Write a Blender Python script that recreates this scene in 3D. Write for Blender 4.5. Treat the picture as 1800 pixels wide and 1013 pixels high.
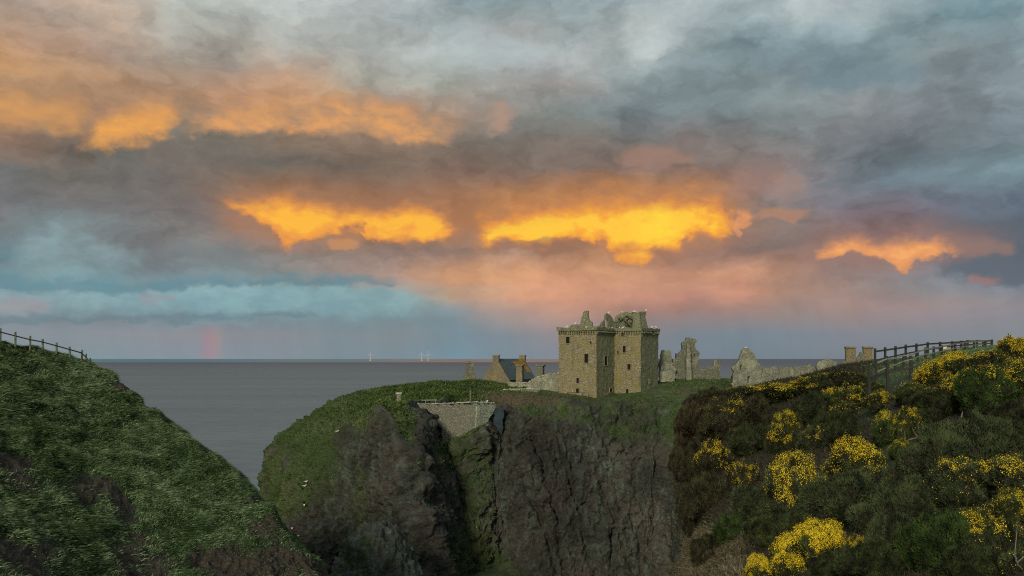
import bpy, bmesh, math, random
import numpy as np
from mathutils import Vector, Matrix
R = math.radians
random.seed(7)
rng = np.random.default_rng(7)
scene = bpy.context.scene
COL = scene.collection
for o in list(bpy.data.objects):
    bpy.data.objects.remove(o)

# ------------------------------------------------------------------ camera
EYE = 58.0            # metres above the sea
F = 1400.0            # focal length in photo pixels (1800 wide)
HOR = 631.0           # photo row of the horizon
cd = bpy.data.cameras.new('camera')
cd.sensor_width = 36.0
cd.lens = 36.0 * F / 1800.0
cd.shift_y = (HOR - 506.5) / 1800.0
cd.clip_start = 0.2
cd.clip_end = 400000.0
cam = bpy.data.objects.new('camera', cd)
cam.location = (0, 0, EYE)
cam.rotation_euler = (R(90), 0, 0)
COL.objects.link(cam)
scene.camera = cam


def P(px, py, D):
    """survey point: where a sight line of the photograph meets distance D"""
    return Vector(((px - 900.0) / F * D, D, EYE + (HOR - py) / F * D))


# ------------------------------------------------------------------ exposure
scene.view_settings.view_transform = 'Standard'
scene.view_settings.look = 'None'
scene.view_settings.exposure = 0.0
scene.view_settings.gamma = 1.0
scene.view_settings.use_curve_mapping = False
scene.cycles.use_denoising = False
scene.cycles.filter_width = 1.15
scene.cycles.use_adaptive_sampling = False
scene.cycles.max_bounces = 4
scene.cycles.diffuse_bounces = 2
scene.cycles.glossy_bounces = 2
scene.cycles.sample_clamp_indirect = 4.0


# ------------------------------------------------------------------ node helper
class NT:
    def __init__(self, tree):
        self.t = tree
        self.n = tree.nodes
        self.l = tree.links

    def new(self, typ, **kw):
        nd = self.n.new(typ)
        for k, v in kw.items():
            setattr(nd, k, v)
        return nd

    def put(self, sock, v):
        if v is None:
            return
        if hasattr(v, 'is_output'):
            self.l.new(v, sock)
        else:
            sock.default_value = v

    def math(self, op, a, b=None, c=None, clamp=False):
        nd = self.new('ShaderNodeMath', operation=op)
        nd.use_clamp = clamp
        self.put(nd.inputs[0], a)
        if b is not None:
            self.put(nd.inputs[1], b)
        if c is not None:
            self.put(nd.inputs[2], c)
        return nd.outputs[0]

    def rng(self, v, a, b, c=0.0, d=1.0, smooth=False):
        nd = self.new('ShaderNodeMapRange')
        nd.interpolation_type = 'SMOOTHSTEP' if smooth else 'LINEAR'
        self.put(nd.inputs[0], v)
        for i, x in enumerate((a, b, c, d)):
            self.put(nd.inputs[1 + i], x)
        return nd.outputs[0]

    def xyz(self, x, y, z):
        nd = self.new('ShaderNodeCombineXYZ')
        for i, v in enumerate((x, y, z)):
            self.put(nd.inputs[i], v)
        return nd.outputs[0]

    def sep(self, v):
        nd = self.new('ShaderNodeSeparateXYZ')
        self.put(nd.inputs[0], v)
        return nd.outputs

    def noise(self, vec, scale, detail=4.0, rough=0.55, dist=0.0, out=0):
        nd = self.new('ShaderNodeTexNoise')
        self.put(nd.inputs['Vector'], vec)
        nd.inputs['Scale'].default_value = scale
        nd.inputs['Detail'].default_value = detail
        nd.inputs['Roughness'].default_value = rough
        nd.inputs['Distortion'].default_value = dist
        return nd.outputs[out]

    def voro(self, vec, scale, feature='F1', out=0, rand=1.0):
        nd = self.new('ShaderNodeTexVoronoi', feature=feature)
        self.put(nd.inputs['Vector'], vec)
        nd.inputs['Scale'].default_value = scale
        if 'Randomness' in nd.inputs:
            nd.inputs['Randomness'].default_value = rand
        return nd.outputs[out]

    def mix(self, f, a, b, mode='MIX'):
        nd = self.new('ShaderNodeMix', data_type='RGBA', blend_type=mode)
        self.put(nd.inputs[0], f)
        for s, v in ((nd.inputs[6], a), (nd.inputs[7], b)):
            if isinstance(v, (tuple, list)) and len(v) == 3:
                v = (*v, 1.0)
            self.put(s, v)
        return nd.outputs[2]

    def ramp(self, f, stops, interp='LINEAR'):
        nd = self.new('ShaderNodeValToRGB')
        cr = nd.color_ramp
        cr.interpolation = interp
        while len(cr.elements) < len(stops):
            cr.elements.new(0.5)
        for i, (p, c) in enumerate(stops):
            cr.elements[i].position = p
        for i, (p, c) in enumerate(stops):
            cr.elements[i].color = (*c, 1.0) if len(c) == 3 else c
        self.put(nd.inputs[0], f)
        return nd.outputs[0]

    def curve(self, v, pts):
        nd = self.new('ShaderNodeFloatCurve')
        c = nd.mapping.curves[0]
        pts = sorted(pts)
        c.points[0].location = pts[0]
        c.points[-1].location = pts[-1]
        for p in pts[1:-1]:
            c.points.new(*p)
        for p in c.points:
            p.handle_type = 'AUTO_CLAMPED'
        nd.mapping.use_clip = True
        nd.mapping.update()
        self.put(nd.inputs[1], v)
        return nd.outputs[0]


def lin(c):
    c = c / 255.0
    return c / 12.92 if c <= 0.04045 else ((c + 0.055) / 1.055) ** 2.4


def hexc(h):
    return tuple(lin(int(h[i:i + 2], 16)) for i in (0, 2, 4))


def ang(px, py):
    a = math.atan((px - 900.0) / F)
    return a, math.atan((HOR - py) / F * math.cos(a))


# ------------------------------------------------------------------ world: the evening sky by bearing and elevation
SUN_AZ, SUN_EL = R(202.0), R(25.0)     # the low west light, behind the viewer's left shoulder
SKY_ROWS = [
 (0,  'D0B8AA D2BAA6 CCB8AA C4BEB6 C4BCB0 BCC2C0 C2C8C8 ACB6B6 8A9A9E 849A9E 96AAAE 9CB0B4 B4C4C4 B2C4C6 C4D0CE A6B6BA A4B4BC 9AB2B8 9EB6BC'),
 (50, 'BCB0A6 CCB29C C8B4A4 B8BCB4 BCC2BE B4BAB6 A8AEAC A2ACAC 98A2A2 9A9C9A 8A9A9A A6B2B2 A8B6B8 98ACB2 A6B8BC B0BEC2 9AB0B6 90AAB2 94AEB4'),
 (100,'B4A090 B2A294 C2AC98 ACACA4 AEACA2 ACACA6 AAACA6 ACB0AC A8B2B0 A4B0B0 A0A8A8 A8B6B4 98AAAC 7E9AA2 849EA6 86A0A6 7E9AA2 6E96A2 7E9CA4'),
 (150,'B4937A AE907A A69284 A09284 A09286 C09C80 A8A294 A2A298 9A9E96 A09E98 A09C98 8C9C9C 80949A 84989E 748A94 6C8890 84969A 84969C 829AA2'),
 (200,'C09468 AE8A6C AE8C6E AC8C72 BE9070 C89870 C89C74 AE8E78 A8907E 8A8A84 7A8886 74848A 7C8C90 7E9094 869698 90989A 86949A 82929A 8A9CA4'),
 (250,'8C8074 A08268 A8846E 807A70 7C7468 8A7868 907A68 8C7868 7C746A 787066 7E7268 78746E 847874 807E7C 80888A 808488 80888E 748086 7C8C94'),
 (300,'9A7C68 7C7066 6C6C66 746C64 706A64 706A62 74685E 7A6A5E 80695E 8A7060 847064 8C7468 887870 8C7A72 868080 707C84 6C7A82 76868E 7C8E98'),
 (345,'6A6C6A 706C66 6E6C68 706A66 7A6C62 8C6E58 8A6C58 8C6E5C 947058 AC7C58 B68058 B68258 AA7C5C 9A7A6C 8C8080 7A8088 70808A 72868E 7A929A'),
 (390,'6C6E70 6E6C6C 706E6E 746E6C 726C6A 84705E 90705A 98745A 8C6A58 B07850 B07850 B07850 A0785C 8A7064 7E7470 7C747A 746E78 66707C 64707E'),
 (435,'6E7072 7E9296 7C8486 747270 7C7876 8A7A72 8C7A70 8C7A72 8A7870 8A7872 967868 9A7A68 886E68 806C66 80706C 7C6A6E 74686E 5E6670 5A6470'),
 (480,'588692 6A8E96 64848E 708088 7A8E92 8A8C88 A08A7C B08A76 C4926E CC9872 C89270 C0906E BC8A70 BA8A70 A4806E 8A7A78 8A8082 6A727E 686C78'),
 (520,'7E9CA2 7EB0B4 78AAB0 7AAAB0 84B8BE 76A6AC 78A2A6 80A2A4 A89684 CC987A CC967A C4907A B48474 C48E76 A88878 A08880 8C8888 848A92 828A94'),
 (543,'8C949A 88989C 7EA4AA 74A2AC 70A2AC 709EA8 74A0A8 76989E 84949A B09488 C09480 B08878 A08078 AA887C 9C8882 A48A82 9C8A88 968C8C 8C888E'),
 (562,'86868C 70808A 6C808A 70848E 6C8894 6A8C98 6C8C96 708C94 7A8C94 A09490 AC9086 988482 8E8484 908484 908684 988886 988A8C 908A90 8A888E'),
 (590,'82909A 82909A 86909A 8C8E98 868C96 848C96 7A8E98 7C8C94 788C96 828C94 948A8C 848488 7A848C 788690 7C8690 84868E 848890 84888E 84888E'),
 (628,'7A9098 7A9298 7894A0 7E90A0 7E90A0 7C8E9C 748E9A 748E9A 74909C 7C8C96 808894 7C8590 76828C 74828C 76838C 7A828A 7C838C 7E848C 80868E'),
]
world = bpy.data.worlds.new('World')
scene.world = world
world.use_nodes = True
W = NT(world.node_tree)
W.n.clear()
tc = W.new('ShaderNodeTexCoord')
D3 = tc.outputs['Generated']
dx, dy, dz = W.sep(D3)
az = W.math('ARCTAN2', dx, dy)
hyp = W.math('SQRT', W.math('ADD', W.math('MULTIPLY', dx, dx), W.math('MULTIPLY', dy, dy)))
el = W.math('ARCTAN2', dz, hyp)
elc = W.math('MAXIMUM', el, 0.0)
# streaky cloud coordinates: flatter toward the horizon
cv = W.xyz(W.math('MULTIPLY', az, 5.0), W.math('MULTIPLY', el, 13.0), 3.7)
cv2 = W.xyz(W.math('MULTIPLY', az, 9.0), W.math('MULTIPLY', el, 13.0), 9.1)
w1 = W.noise(cv, 1.0, 7.0, 0.58, 0.3, out=1)
w2 = W.noise(cv2, 3.2, 6.0, 0.62, 0.2, out=1)
w1x, w1y, w1z = W.sep(w1)
w2x, w2y, w2z = W.sep(w2)


def warp(base, amt1, amt2, c1, c2, damp=True):
    d = W.math('ADD', W.math('MULTIPLY', W.math('SUBTRACT', c1, 0.5), amt1),
               W.math('MULTIPLY', W.math('SUBTRACT', c2, 0.5), amt2))
    if damp:   # calm close to the horizon
        d = W.math('MULTIPLY', d, W.rng(el, 0.0, 0.12, 0.12, 1.0))
    return W.math('ADD', base, d)


azw = warp(az, 0.13, 0.06, w1x, w2x)
elw = warp(el, 0.042, 0.026, w1y, w2y)
A0, A1 = ang(0, HOR)[0], ang(1800, HOR)[0]
fa = W.rng(azw, A0, A1)
color = None
prev_e = None
for py, row in reversed(SKY_ROWS):
    cols = [hexc(h) for h in row.split()]
    if py >= 480:      # the low north-eastern bank is greyer than it looks beside the gold
        cols = [tuple(v * (1 - k) + sum(c) / 3 * k for v in c) for c, k in ((c, 0.36 if i < 8 else 0.0) for i, c in enumerate(cols))]
    if py in (480, 520):
        cols = [tuple(v * (1.10 if 6 < i < 14 else 1.0) for v in c) for i, c in enumerate(cols)]
    if py <= 300:
        cols = [tuple((v * (1 - k) + sum(c) / 3 * k) * (1.0 if i < 11 else 0.92) for v in c) for i, c, k in ((i, c, 0.22 if i > 8 else 0.0) for i, c in enumerate(cols))]
    stops = [((ang(100 * i, HOR)[0] - A0) / (A1 - A0), c) for i, c in enumerate(cols)]
    rc = W.ramp(fa, stops, 'LINEAR')
    e = ang(900, py)[1]
    if color is None:
        color = rc
    else:
        color = W.mix(W.rng(elw, prev_e, e), color, rc)
    prev_e = e
# soft billow shading of the whole deck
bil = W.noise(W.xyz(W.math('MULTIPLY', azw, 9.0), W.math('MULTIPLY', elw, 16.0), 1.0), 1.5, 8.0, 0.58, 0.1)
bil2 = W.noise(W.xyz(W.math('MULTIPLY', azw, 19.0), W.math('MULTIPLY', elw, 34.0), 8.0), 1.5, 7.0, 0.55, 0.1)
bil = W.math('ADD', W.math('MULTIPLY', W.math('SUBTRACT', bil, 0.5), 1.0), W.math('MULTIPLY', W.math('SUBTRACT', bil2, 0.5), 0.5))
bil = W.math('MULTIPLY', bil, W.rng(el, 0.03, 0.14, 0.10, 1.2))
veil = W.noise(W.xyz(W.math('ADD', W.math('MULTIPLY', az, 26.0), W.math('MULTIPLY', el, 6.0)), W.math('MULTIPLY', el, 2.5), 4.0), 1.0, 5.0, 0.6)
bil = W.math('ADD', bil, W.math('MULTIPLY', W.math('SUBTRACT', veil, 0.5), W.rng(el, 0.125, 0.09, 0.0, 0.20)))
color = W.mix(1.0, color, W.xyz(*[W.math('ADD', bil, 1.0)] * 3), 'MULTIPLY')

azf = warp(az, 0.030, 0.034, w1x, w2x, False)
elf = warp(el, 0.020, 0.026, w1y, w2y, False)


fray = W.noise(W.xyz(W.math('MULTIPLY', az, 26.0), W.math('MULTIPLY', el, 34.0), 2.0), 1.6, 8.0, 0.56, 0.2)
billow = W.noise(W.xyz(W.math('MULTIPLY', az, 20.0), W.math('MULTIPLY', el, 34.0), 5.0), 1.5, 7.0, 0.56, 0.25)
GOLD = ('A67A5E', 'DE924E', 'F4A648', 'FCBA44')
GOLD2 = ('AE7C5A', 'E8964A', 'F9AC42', 'FFC844')
PEACH = ('98786C', 'C88E6A', 'EA9E64', 'F8AE6A')


def cloud(col, prof, soft_top, soft_bot, opacity=1.0, colour2=None, a=None, e=None, core=None, fray_amt=34.0):
    """one lit cloud: top and bottom outline over bearing; soft crown, crisp base"""
    global color
    a = azf if a is None else a
    e = elf if e is None else e
    pts = [(ang(px, t)[0], ang(px, t)[1], ang(px, b)[1]) for px, t, b in prof]
    a0, a1 = pts[0][0], pts[-1][0]
    e0 = min(p[2] for p in pts) - 0.01
    e1 = max(p[1] for p in pts) + 0.01
    u = W.rng(a, a0, a1)
    n = lambda v: (v - e0) / (e1 - e0)
    top = W.curve(u, [((p[0] - a0) / (a1 - a0), n(p[1])) for p in pts])
    bot = W.curve(u, [((p[0] - a0) / (a1 - a0), n(p[2])) for p in pts])
    ev = W.math('DIVIDE', W.math('SUBTRACT', e, e0), e1 - e0)
    kk = (e1 - e0) * F          # outline distance in units of 1/F rad
    st = W.math('MULTIPLY', W.math('SUBTRACT', top, ev), kk)
    sb = W.math('MULTIPLY', W.math('SUBTRACT', ev, bot), kk)
    fr = W.math('MULTIPLY', W.math('SUBTRACT', fray, 0.5), fray_amt)
    m = W.rng(W.math('ADD', st, W.math('MULTIPLY', fr, 0.5)), -soft_top * 0.8, soft_top * 0.8, smooth=True)
    m2 = W.rng(W.math('ADD', sb, fr), -soft_bot * 1.0, soft_bot * 0.55, smooth=True)
    sd = soft_bot * 2.2 / F
    fa_ = W.math('MULTIPLY', fr, 1.0 / F)
    m3 = W.math('MULTIPLY', W.rng(W.math('ADD', a, fa_), a0 - sd * 0.3, a0 + sd, smooth=True), W.rng(W.math('SUBTRACT', a, fa_), a1 + sd * 0.3, a1 - sd, smooth=True))
    m = W.math('MULTIPLY', W.math('MULTIPLY', m, m2), m3)
    c = hexc(col)
    if core:        # lit heart, cooler fringe
        g = W.math('ADD', W.math('MULTIPLY', m, 0.55), W.math('MULTIPLY', W.math('SUBTRACT', billow, 0.5), 1.35))
        g = W.math('ADD', g, 0.07)
        g = W.math('ADD', g, W.math('MULTIPLY', W.rng(W.math('MINIMUM', st, sb), 0, 26), 0.42))
        c = W.ramp(g, [(0.10, hexc(core[0])), (0.42, hexc(core[1])), (0.78, hexc(core[2])), (1.0, hexc(core[3]))])
    elif colour2:
        c = W.mix(W.rng(billow, 0.36, 0.64), hexc(colour2), c)
    m = W.math('MULTIPLY', m, opacity)
    color = W.mix(m, color, c)
    return m


SOFTA, SOFTE = azw, elw
aS = warp(az, 0.05, 0.04, w1x, w2x, False)
eS = warp(el, 0.030, 0.02, w1y, w2y, False)
# soft upper left glow
cloud('E6A45C', [(-60, 164, 212), (40, 164, 212), (90, 172, 212), (140, 178, 214), (165, 196, 214)], 24, 20, 0.8, 'C8925E', aS, eS)
cloud('F0A856', [(140, 238, 250), (180, 205, 250), (230, 188, 248), (280, 184, 244), (320, 195, 222)], 28, 16, 0.95, 'CC9460', aS, eS)
cloud('E2A266', [(320, 195, 232), (420, 190, 224), (520, 192, 224), (600, 176, 228), (680, 185, 240), (760, 205, 250), (812, 232, 238)], 26, 14, 0.95, 'AE8C70', aS, eS)
cloud('B4937F', [(852, 192, 230), (875, 185, 234), (900, 205, 226)], 16, 10, 0.7, None, aS, eS)
cloud('A27F70', [(1080, 270, 292), (1150, 255, 292), (1200, 270, 288), (1225, 278, 284)], 14, 8, 0.7, None, aS, eS)
cloud('A88474', [(1275, 300, 325), (1340, 296, 335), (1400, 312, 345), (1440, 325, 338)], 18, 9, 0.5, '9A8078', aS, eS)
# white breaks
cloud('D2DBD8', [(1085, 50, 62), (1110, 30, 92), (1140, 40, 112), (1170, 38, 96), (1205, 50, 66)], 30, 26, 0.7, 'BCC8C8')
cloud('D0DAD6', [(1365, -30, 30), (1410, -40, 40), (1470, -20, 20)], 30, 30, 0.5)
cloud('BAC8CA', [(1465, 20, 52), (1500, 14, 60), (1560, 30, 48)], 26, 26, 0.4)
cloud('A2B0AE', [(1300, 160, 200), (1350, 135, 215), (1410, 160, 205)], 34, 34, 0.45)
cloud('A2AEB0', [(1550, 150, 205), (1585, 145, 215), (1625, 170, 200)], 34, 34, 0.4)
cloud('6E8690', [(1400, 128, 152), (1500, 118, 148), (1600, 108, 140), (1640, 112, 130)], 22, 18, 0.6)
cloud('B6C2C2', [(760, 40, 100), (830, 30, 112), (920, 72, 118), (960, 90, 108)], 18, 26, 0.5)
# dark grey slate belt edge right
cloud('5C6670', [(1640, 385, 470), (1700, 380, 488), (1800, 380, 500), (1900, 380, 505)], 20, 12, 0.75)
# the cyan bank and its dark belts, low left
cloud('8EB4B8', [(-200, 520, 556), (60, 512, 556), (130, 517, 552), (190, 520, 548), (250, 512, 556), (310, 507, 558), (380, 509, 558), (440, 511, 556), (500, 506, 556), (600, 500, 553), (680, 508, 548), (760, 526, 536)], 6, 26, 0.62, '7C9EA6')
cloud('90AAAE', [(20, 436, 452), (80, 418, 462), (140, 412, 458), (200, 430, 462), (260, 440, 458)], 10, 16, 0.6, '7E8E92')
cloud('64828E', [(-200, 478, 510), (0, 478, 510), (100, 488, 514), (200, 492, 516), (330, 488, 504), (450, 490, 503), (600, 488, 500), (700, 492, 498)], 14, 7, 0.7, '5C8694')
cloud('B48A90', [(-200, 528, 548), (0, 530, 550), (40, 526, 548), (95, 532, 546)], 12, 12, 0.32)
cloud('9E8C96', [(240, 516, 532), (270, 514, 534), (320, 524, 530)], 9, 8, 0.4)
cloud('6A7E88', [(-200, 556, 570), (100, 558, 572), (200, 558, 566), (300, 556, 564), (420, 553, 562), (560, 558, 562)], 8, 6, 0.6)
# burning gold clouds: first the wide diffuse glow in the deck round them, then the lit heads
cloud('BE8258', [(340, 350, 400), (420, 340, 412), (520, 336, 424), (640, 345, 420), (740, 345, 420), (840, 360, 405)], 55, 34, 0.55, None, aS, eS)
cloud('CC8A54', [(780, 365, 410), (860, 350, 426), (980, 340, 430), (1100, 335, 446), (1220, 335, 424), (1330, 352, 402)], 60, 36, 0.6, None, aS, eS)
cloud('A87C6C', [(1380, 430, 456), (1460, 408, 456), (1580, 400, 468), (1690, 405, 448), (1780, 425, 440)], 45, 30, 0.55, None, aS, eS)
cloud('FFBE3C', [(380, 362, 366), (412, 353, 376), (440, 353, 386), (460, 349, 396), (480, 345, 416), (500, 342, 432), (520, 349, 428), (545, 358, 420), (570, 364, 410), (590, 367, 404), (605, 370, 398), (630, 368, 396), (645, 369, 412), (660, 370, 424), (690, 366, 424), (720, 366, 420), (745, 366, 424), (765, 371, 420), (782, 380, 410), (798, 393, 398)], 32, 13, 1.0, core=GOLD)
cloud('E09A58', [(572, 424, 430), (600, 420, 436), (640, 426, 430)], 6, 5, 0.4)
cloud('FFC634', [(830, 392, 402), (840, 384, 420), (870, 378, 420), (900, 373, 428), (930, 368, 431), (960, 364, 431), (985, 362, 423), (1000, 361, 418), (1015, 360, 414), (1040, 358, 430), (1050, 358, 420), (1070, 357, 436), (1090, 355, 446), (1110, 353, 442), (1140, 351, 442), (1170, 349, 434), (1190, 349, 430), (1215, 349, 412), (1240, 350, 403), (1262, 360, 412), (1278, 372, 414), (1296, 380, 408), (1318, 390, 396)], 46, 13, 1.0, core=GOLD2)
cloud('FFDE44', [(1110, 372, 412), (1145, 366, 420), (1180, 368, 414), (1205, 380, 400)], 26, 24, 0.6)
cloud('FFB850', [(1284, 380, 410), (1298, 370, 418), (1312, 372, 400), (1330, 376, 384)], 12, 6, 0.85, core=PEACH)
cloud('FFB24E', [(1066, 446, 455), (1090, 440, 462), (1110, 436, 464), (1130, 440, 467), (1150, 447, 469), (1164, 460, 467)], 16, 9, 0.9, core=GOLD)
cloud('8A6A5C', [(860, 428, 432), (930, 424, 440), (1000, 416, 444), (1060, 430, 440)], 5, 14, 0.55)
cloud('C08A6A', [(1330, 370, 384), (1380, 366, 384), (1430, 372, 382)], 8, 7, 0.55)
cloud('F2A466', [(1422, 449, 460), (1440, 431, 460), (1465, 426, 459), (1490, 423, 445), (1520, 421, 448), (1545, 423, 452), (1560, 423, 456), (1575, 419, 470), (1595, 417, 480), (1610, 417, 466), (1635, 415, 457), (1660, 425, 450), (1695, 432, 440)], 24, 8, 0.95, core=PEACH)
cloud('96786F', [(1660, 418, 452), (1720, 424, 452), (1780, 432, 446)], 12, 8, 0.6)
cloud('B08078', [(1700, 486, 494), (1725, 481, 496), (1758, 486, 493)], 8, 6, 0.5)
# the foot of a rainbow out at sea
rb = W.math('MULTIPLY', W.rng(W.math('ABSOLUTE', W.math('SUBTRACT', az, ang(372, HOR)[0])), 0.0, 0.019, 1.0, 0.0, smooth=True),
            W.rng(el, 0.046, 0.024, 0.0, 0.36, smooth=True))
color = W.mix(rb, color, W.mix(W.rng(az, ang(362, HOR)[0], ang(388, HOR)[0]), hexc('BE7488'), hexc('B89284')))

# the western half of the sky, behind the viewer: a clear afterglow under the physical sky model, with broken cloud
sky = W.new('ShaderNodeTexSky', sky_type='NISHITA')
sky.sun_disc = False
sky.sun_elevation = SUN_EL
sky.sun_rotation = SUN_AZ
sky.altitude = 60
west_cl = W.noise(W.xyz(W.math('MULTIPLY', dx, 3.0), W.math('MULTIPLY', dy, 3.0), W.math('MULTIPLY', dz, 7.0)), 1.3, 5.0, 0.6)
west = W.mix(1.0, sky.outputs[0], (0.055, 0.055, 0.055), 'MULTIPLY')
west = W.mix(W.rng(west_cl, 0.40, 0.62), west, W.mix(W.rng(el, 0.0, 0.7), (0.80, 0.66, 0.48), (0.58, 0.63, 0.62)))
zen = W.mix(W.rng(el, 0.5, 0.9), color, hexc('B4C2C4'))
color = W.mix(W.rng(dy, 0.35, -0.25, smooth=True), zen, west)
bg = W.new('ShaderNodeBackground')
W.put(bg.inputs[0], color)
bg.inputs[1].default_value = 1.0
wo = W.new('ShaderNodeOutputWorld')
W.l.new(bg.outputs[0], wo.inputs[0])
world.cycles.sampling_method = 'MANUAL'
world.cycles.sample_map_resolution = 512

# ------------------------------------------------------------------ sun: weak, broad evening light
sd = bpy.data.lights.new('sun', 'SUN')
sd.energy = 2.9
sd.angle = R(13)
sd.color = (1.0, 0.87, 0.67)
sun = bpy.data.objects.new('sun', sd)
to_sun = Vector((math.sin(SUN_AZ) * math.cos(SUN_EL), math.cos(SUN_AZ) * math.cos(SUN_EL), math.sin(SUN_EL)))
sun.rotation_euler = to_sun.to_track_quat('Z', 'Y').to_euler()
sun.location = to_sun * 300
COL.objects.link(sun)


# ================================================================== helpers
def tag(o, label=None, cat=None, group=None, kind=None):
    if label: o['label'] = label
    if cat: o['category'] = cat
    if group: o['group'] = group
    if kind: o['kind'] = kind
    return o


def link(name, mesh, mats=None, parent=None):
    o = bpy.data.objects.new(name, mesh)
    COL.objects.link(o)
    if mats is not None:
        for m in (mats if isinstance(mats, (list, tuple)) else [mats]):
            if mesh is not None and m.name not in [x.name for x in mesh.materials if x]:
                mesh.materials.append(m)
    if parent is not None:
        o.parent = parent
    return o


def empty(name, loc=(0, 0, 0)):
    o = bpy.data.objects.new(name, None)
    o.location = loc
    COL.objects.link(o)
    return o


def np_mesh(name, verts, faces, smooth=True):
    """verts Nx3, faces MxK (all the same K)"""
    verts = np.asarray(verts, np.float32)
    faces = np.asarray(faces, np.int32)
    me = bpy.data.meshes.new(name)
    me.vertices.add(len(verts))
    me.vertices.foreach_set('co', verts.ravel())
    k = faces.shape[1]
    me.loops.add(faces.size)
    me.loops.foreach_set('vertex_index', faces.ravel())
    me.polygons.add(len(faces))
    me.polygons.foreach_set('loop_start', np.arange(0, faces.size, k, dtype=np.int32))
    me.polygons.foreach_set('loop_total', np.full(len(faces), k, np.int32))
    me.polygons.foreach_set('use_smooth', np.full(len(faces), smooth, bool))
    me.update()
    return me


def set_attr(me, name, vals):
    a = me.attributes.new(name, 'FLOAT', 'POINT')
    a.data.foreach_set('value', np.asarray(vals, np.float32).ravel())


# ---- numpy gradient noise
_perm = np.random.default_rng(11).permutation(256).astype(np.int64)
_perm = np.concatenate([_perm, _perm, _perm])
_g = np.random.default_rng(12).normal(size=(256, 3))
_g /= np.linalg.norm(_g, axis=1)[:, None]


def pnoise(p):
    p = np.asarray(p, float)
    i = np.floor(p).astype(np.int64)
    f = p - i
    i &= 255
    u = f * f * f * (f * (f * 6 - 15) + 10)
    out = 0
    for a in (0, 1):
        for b in (0, 1):
            for c in (0, 1):
                h = _perm[_perm[_perm[i[..., 0] + a] + i[..., 1] + b] + i[..., 2] + c]
                g = _g[h]
                d = g[..., 0] * (f[..., 0] - a) + g[..., 1] * (f[..., 1] - b) + g[..., 2] * (f[..., 2] - c)
                wgt = (u[..., 0] if a else 1 - u[..., 0]) * (u[..., 1] if b else 1 - u[..., 1]) * (u[..., 2] if c else 1 - u[..., 2])
                out = out + wgt * d
    return out * 1.6


def fbm(p, octv=4, rough=0.5, ridged=False):
    p = np.asarray(p, float)
    s, a, t = 0, 1.0, 0.0
    for k in range(octv):
        n = pnoise(p * (2.03 ** k) + 17.3 * k)
        if ridged:
            n = 1 - 2 * np.abs(n)
        s = s + a * n
        t += a
        a *= rough
    return s / t


def cr_matrix(n_out, n_in):
    M = np.zeros((n_out, n_in))
    t = np.linspace(0, n_in - 1, n_out)
    for r, x in enumerate(t):
        i = min(int(x), n_in - 2)
        f = x - i
        w = (-.5 * f + f * f - .5 * f ** 3, 1 - 2.5 * f * f + 1.5 * f ** 3, .5 * f + 2 * f * f - 1.5 * f ** 3, -.5 * f * f + .5 * f ** 3)
        for k, ww in zip((i - 1, i, i + 1, i + 2), w):
            M[r, min(max(k, 0), n_in - 1)] += ww
    return M


def net(ctrl, nr, nc):
    """smooth sheet through a control net (R x C x 3)"""
    ctrl = np.asarray(ctrl, float)
    return np.einsum('ri,ijk,cj->rck', cr_matrix(nr, ctrl.shape[0]), ctrl, cr_matrix(nc, ctrl.shape[1]))


def normals(g):
    a = np.gradient(g, axis=1)
    b = np.gradient(g, axis=0)
    n = np.cross(a, b)
    n /= np.linalg.norm(n, axis=2)[..., None] + 1e-9
    return n


def grid_faces(nr, nc):
    i = np.arange(nr * nc).reshape(nr, nc)
    return np.stack([i[:-1, :-1], i[:-1, 1:], i[1:, 1:], i[1:, :-1]], -1).reshape(-1, 4)


def pix(g):
    D = np.maximum(g[..., 1], 0.5)
    return 900 + g[..., 0] / D * F, HOR - (g[..., 2] - EYE) / D * F


def sstep(x, a, b):
    t = np.clip((x - a) / (b - a), 0, 1)
    return t * t * (3 - 2 * t)


# ================================================================== materials
def mat(name):
    m = bpy.data.materials.new(name)
    m.use_nodes = True
    t = NT(m.node_tree)
    bs = m.node_tree.nodes['Principled BSDF']
    bs.inputs['Roughness'].default_value = 0.9
    bs.inputs['Specular IOR Level'].default_value = 0.2
    return m, t, bs


def bump(t, bs, h, strength, dist):
    b = t.new('ShaderNodeBump')
    b.inputs['Strength'].default_value = strength
    b.inputs['Distance'].default_value = dist
    t.put(b.inputs['Height'], h)
    t.l.new(b.outputs[0], bs.inputs['Normal'])


def attr(t, name):
    n = t.new('ShaderNodeAttribute')
    n.attribute_name = name
    return n.outputs['Fac']


def geo_pos(t):
    return t.new('ShaderNodeNewGeometry').outputs['Position']


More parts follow.
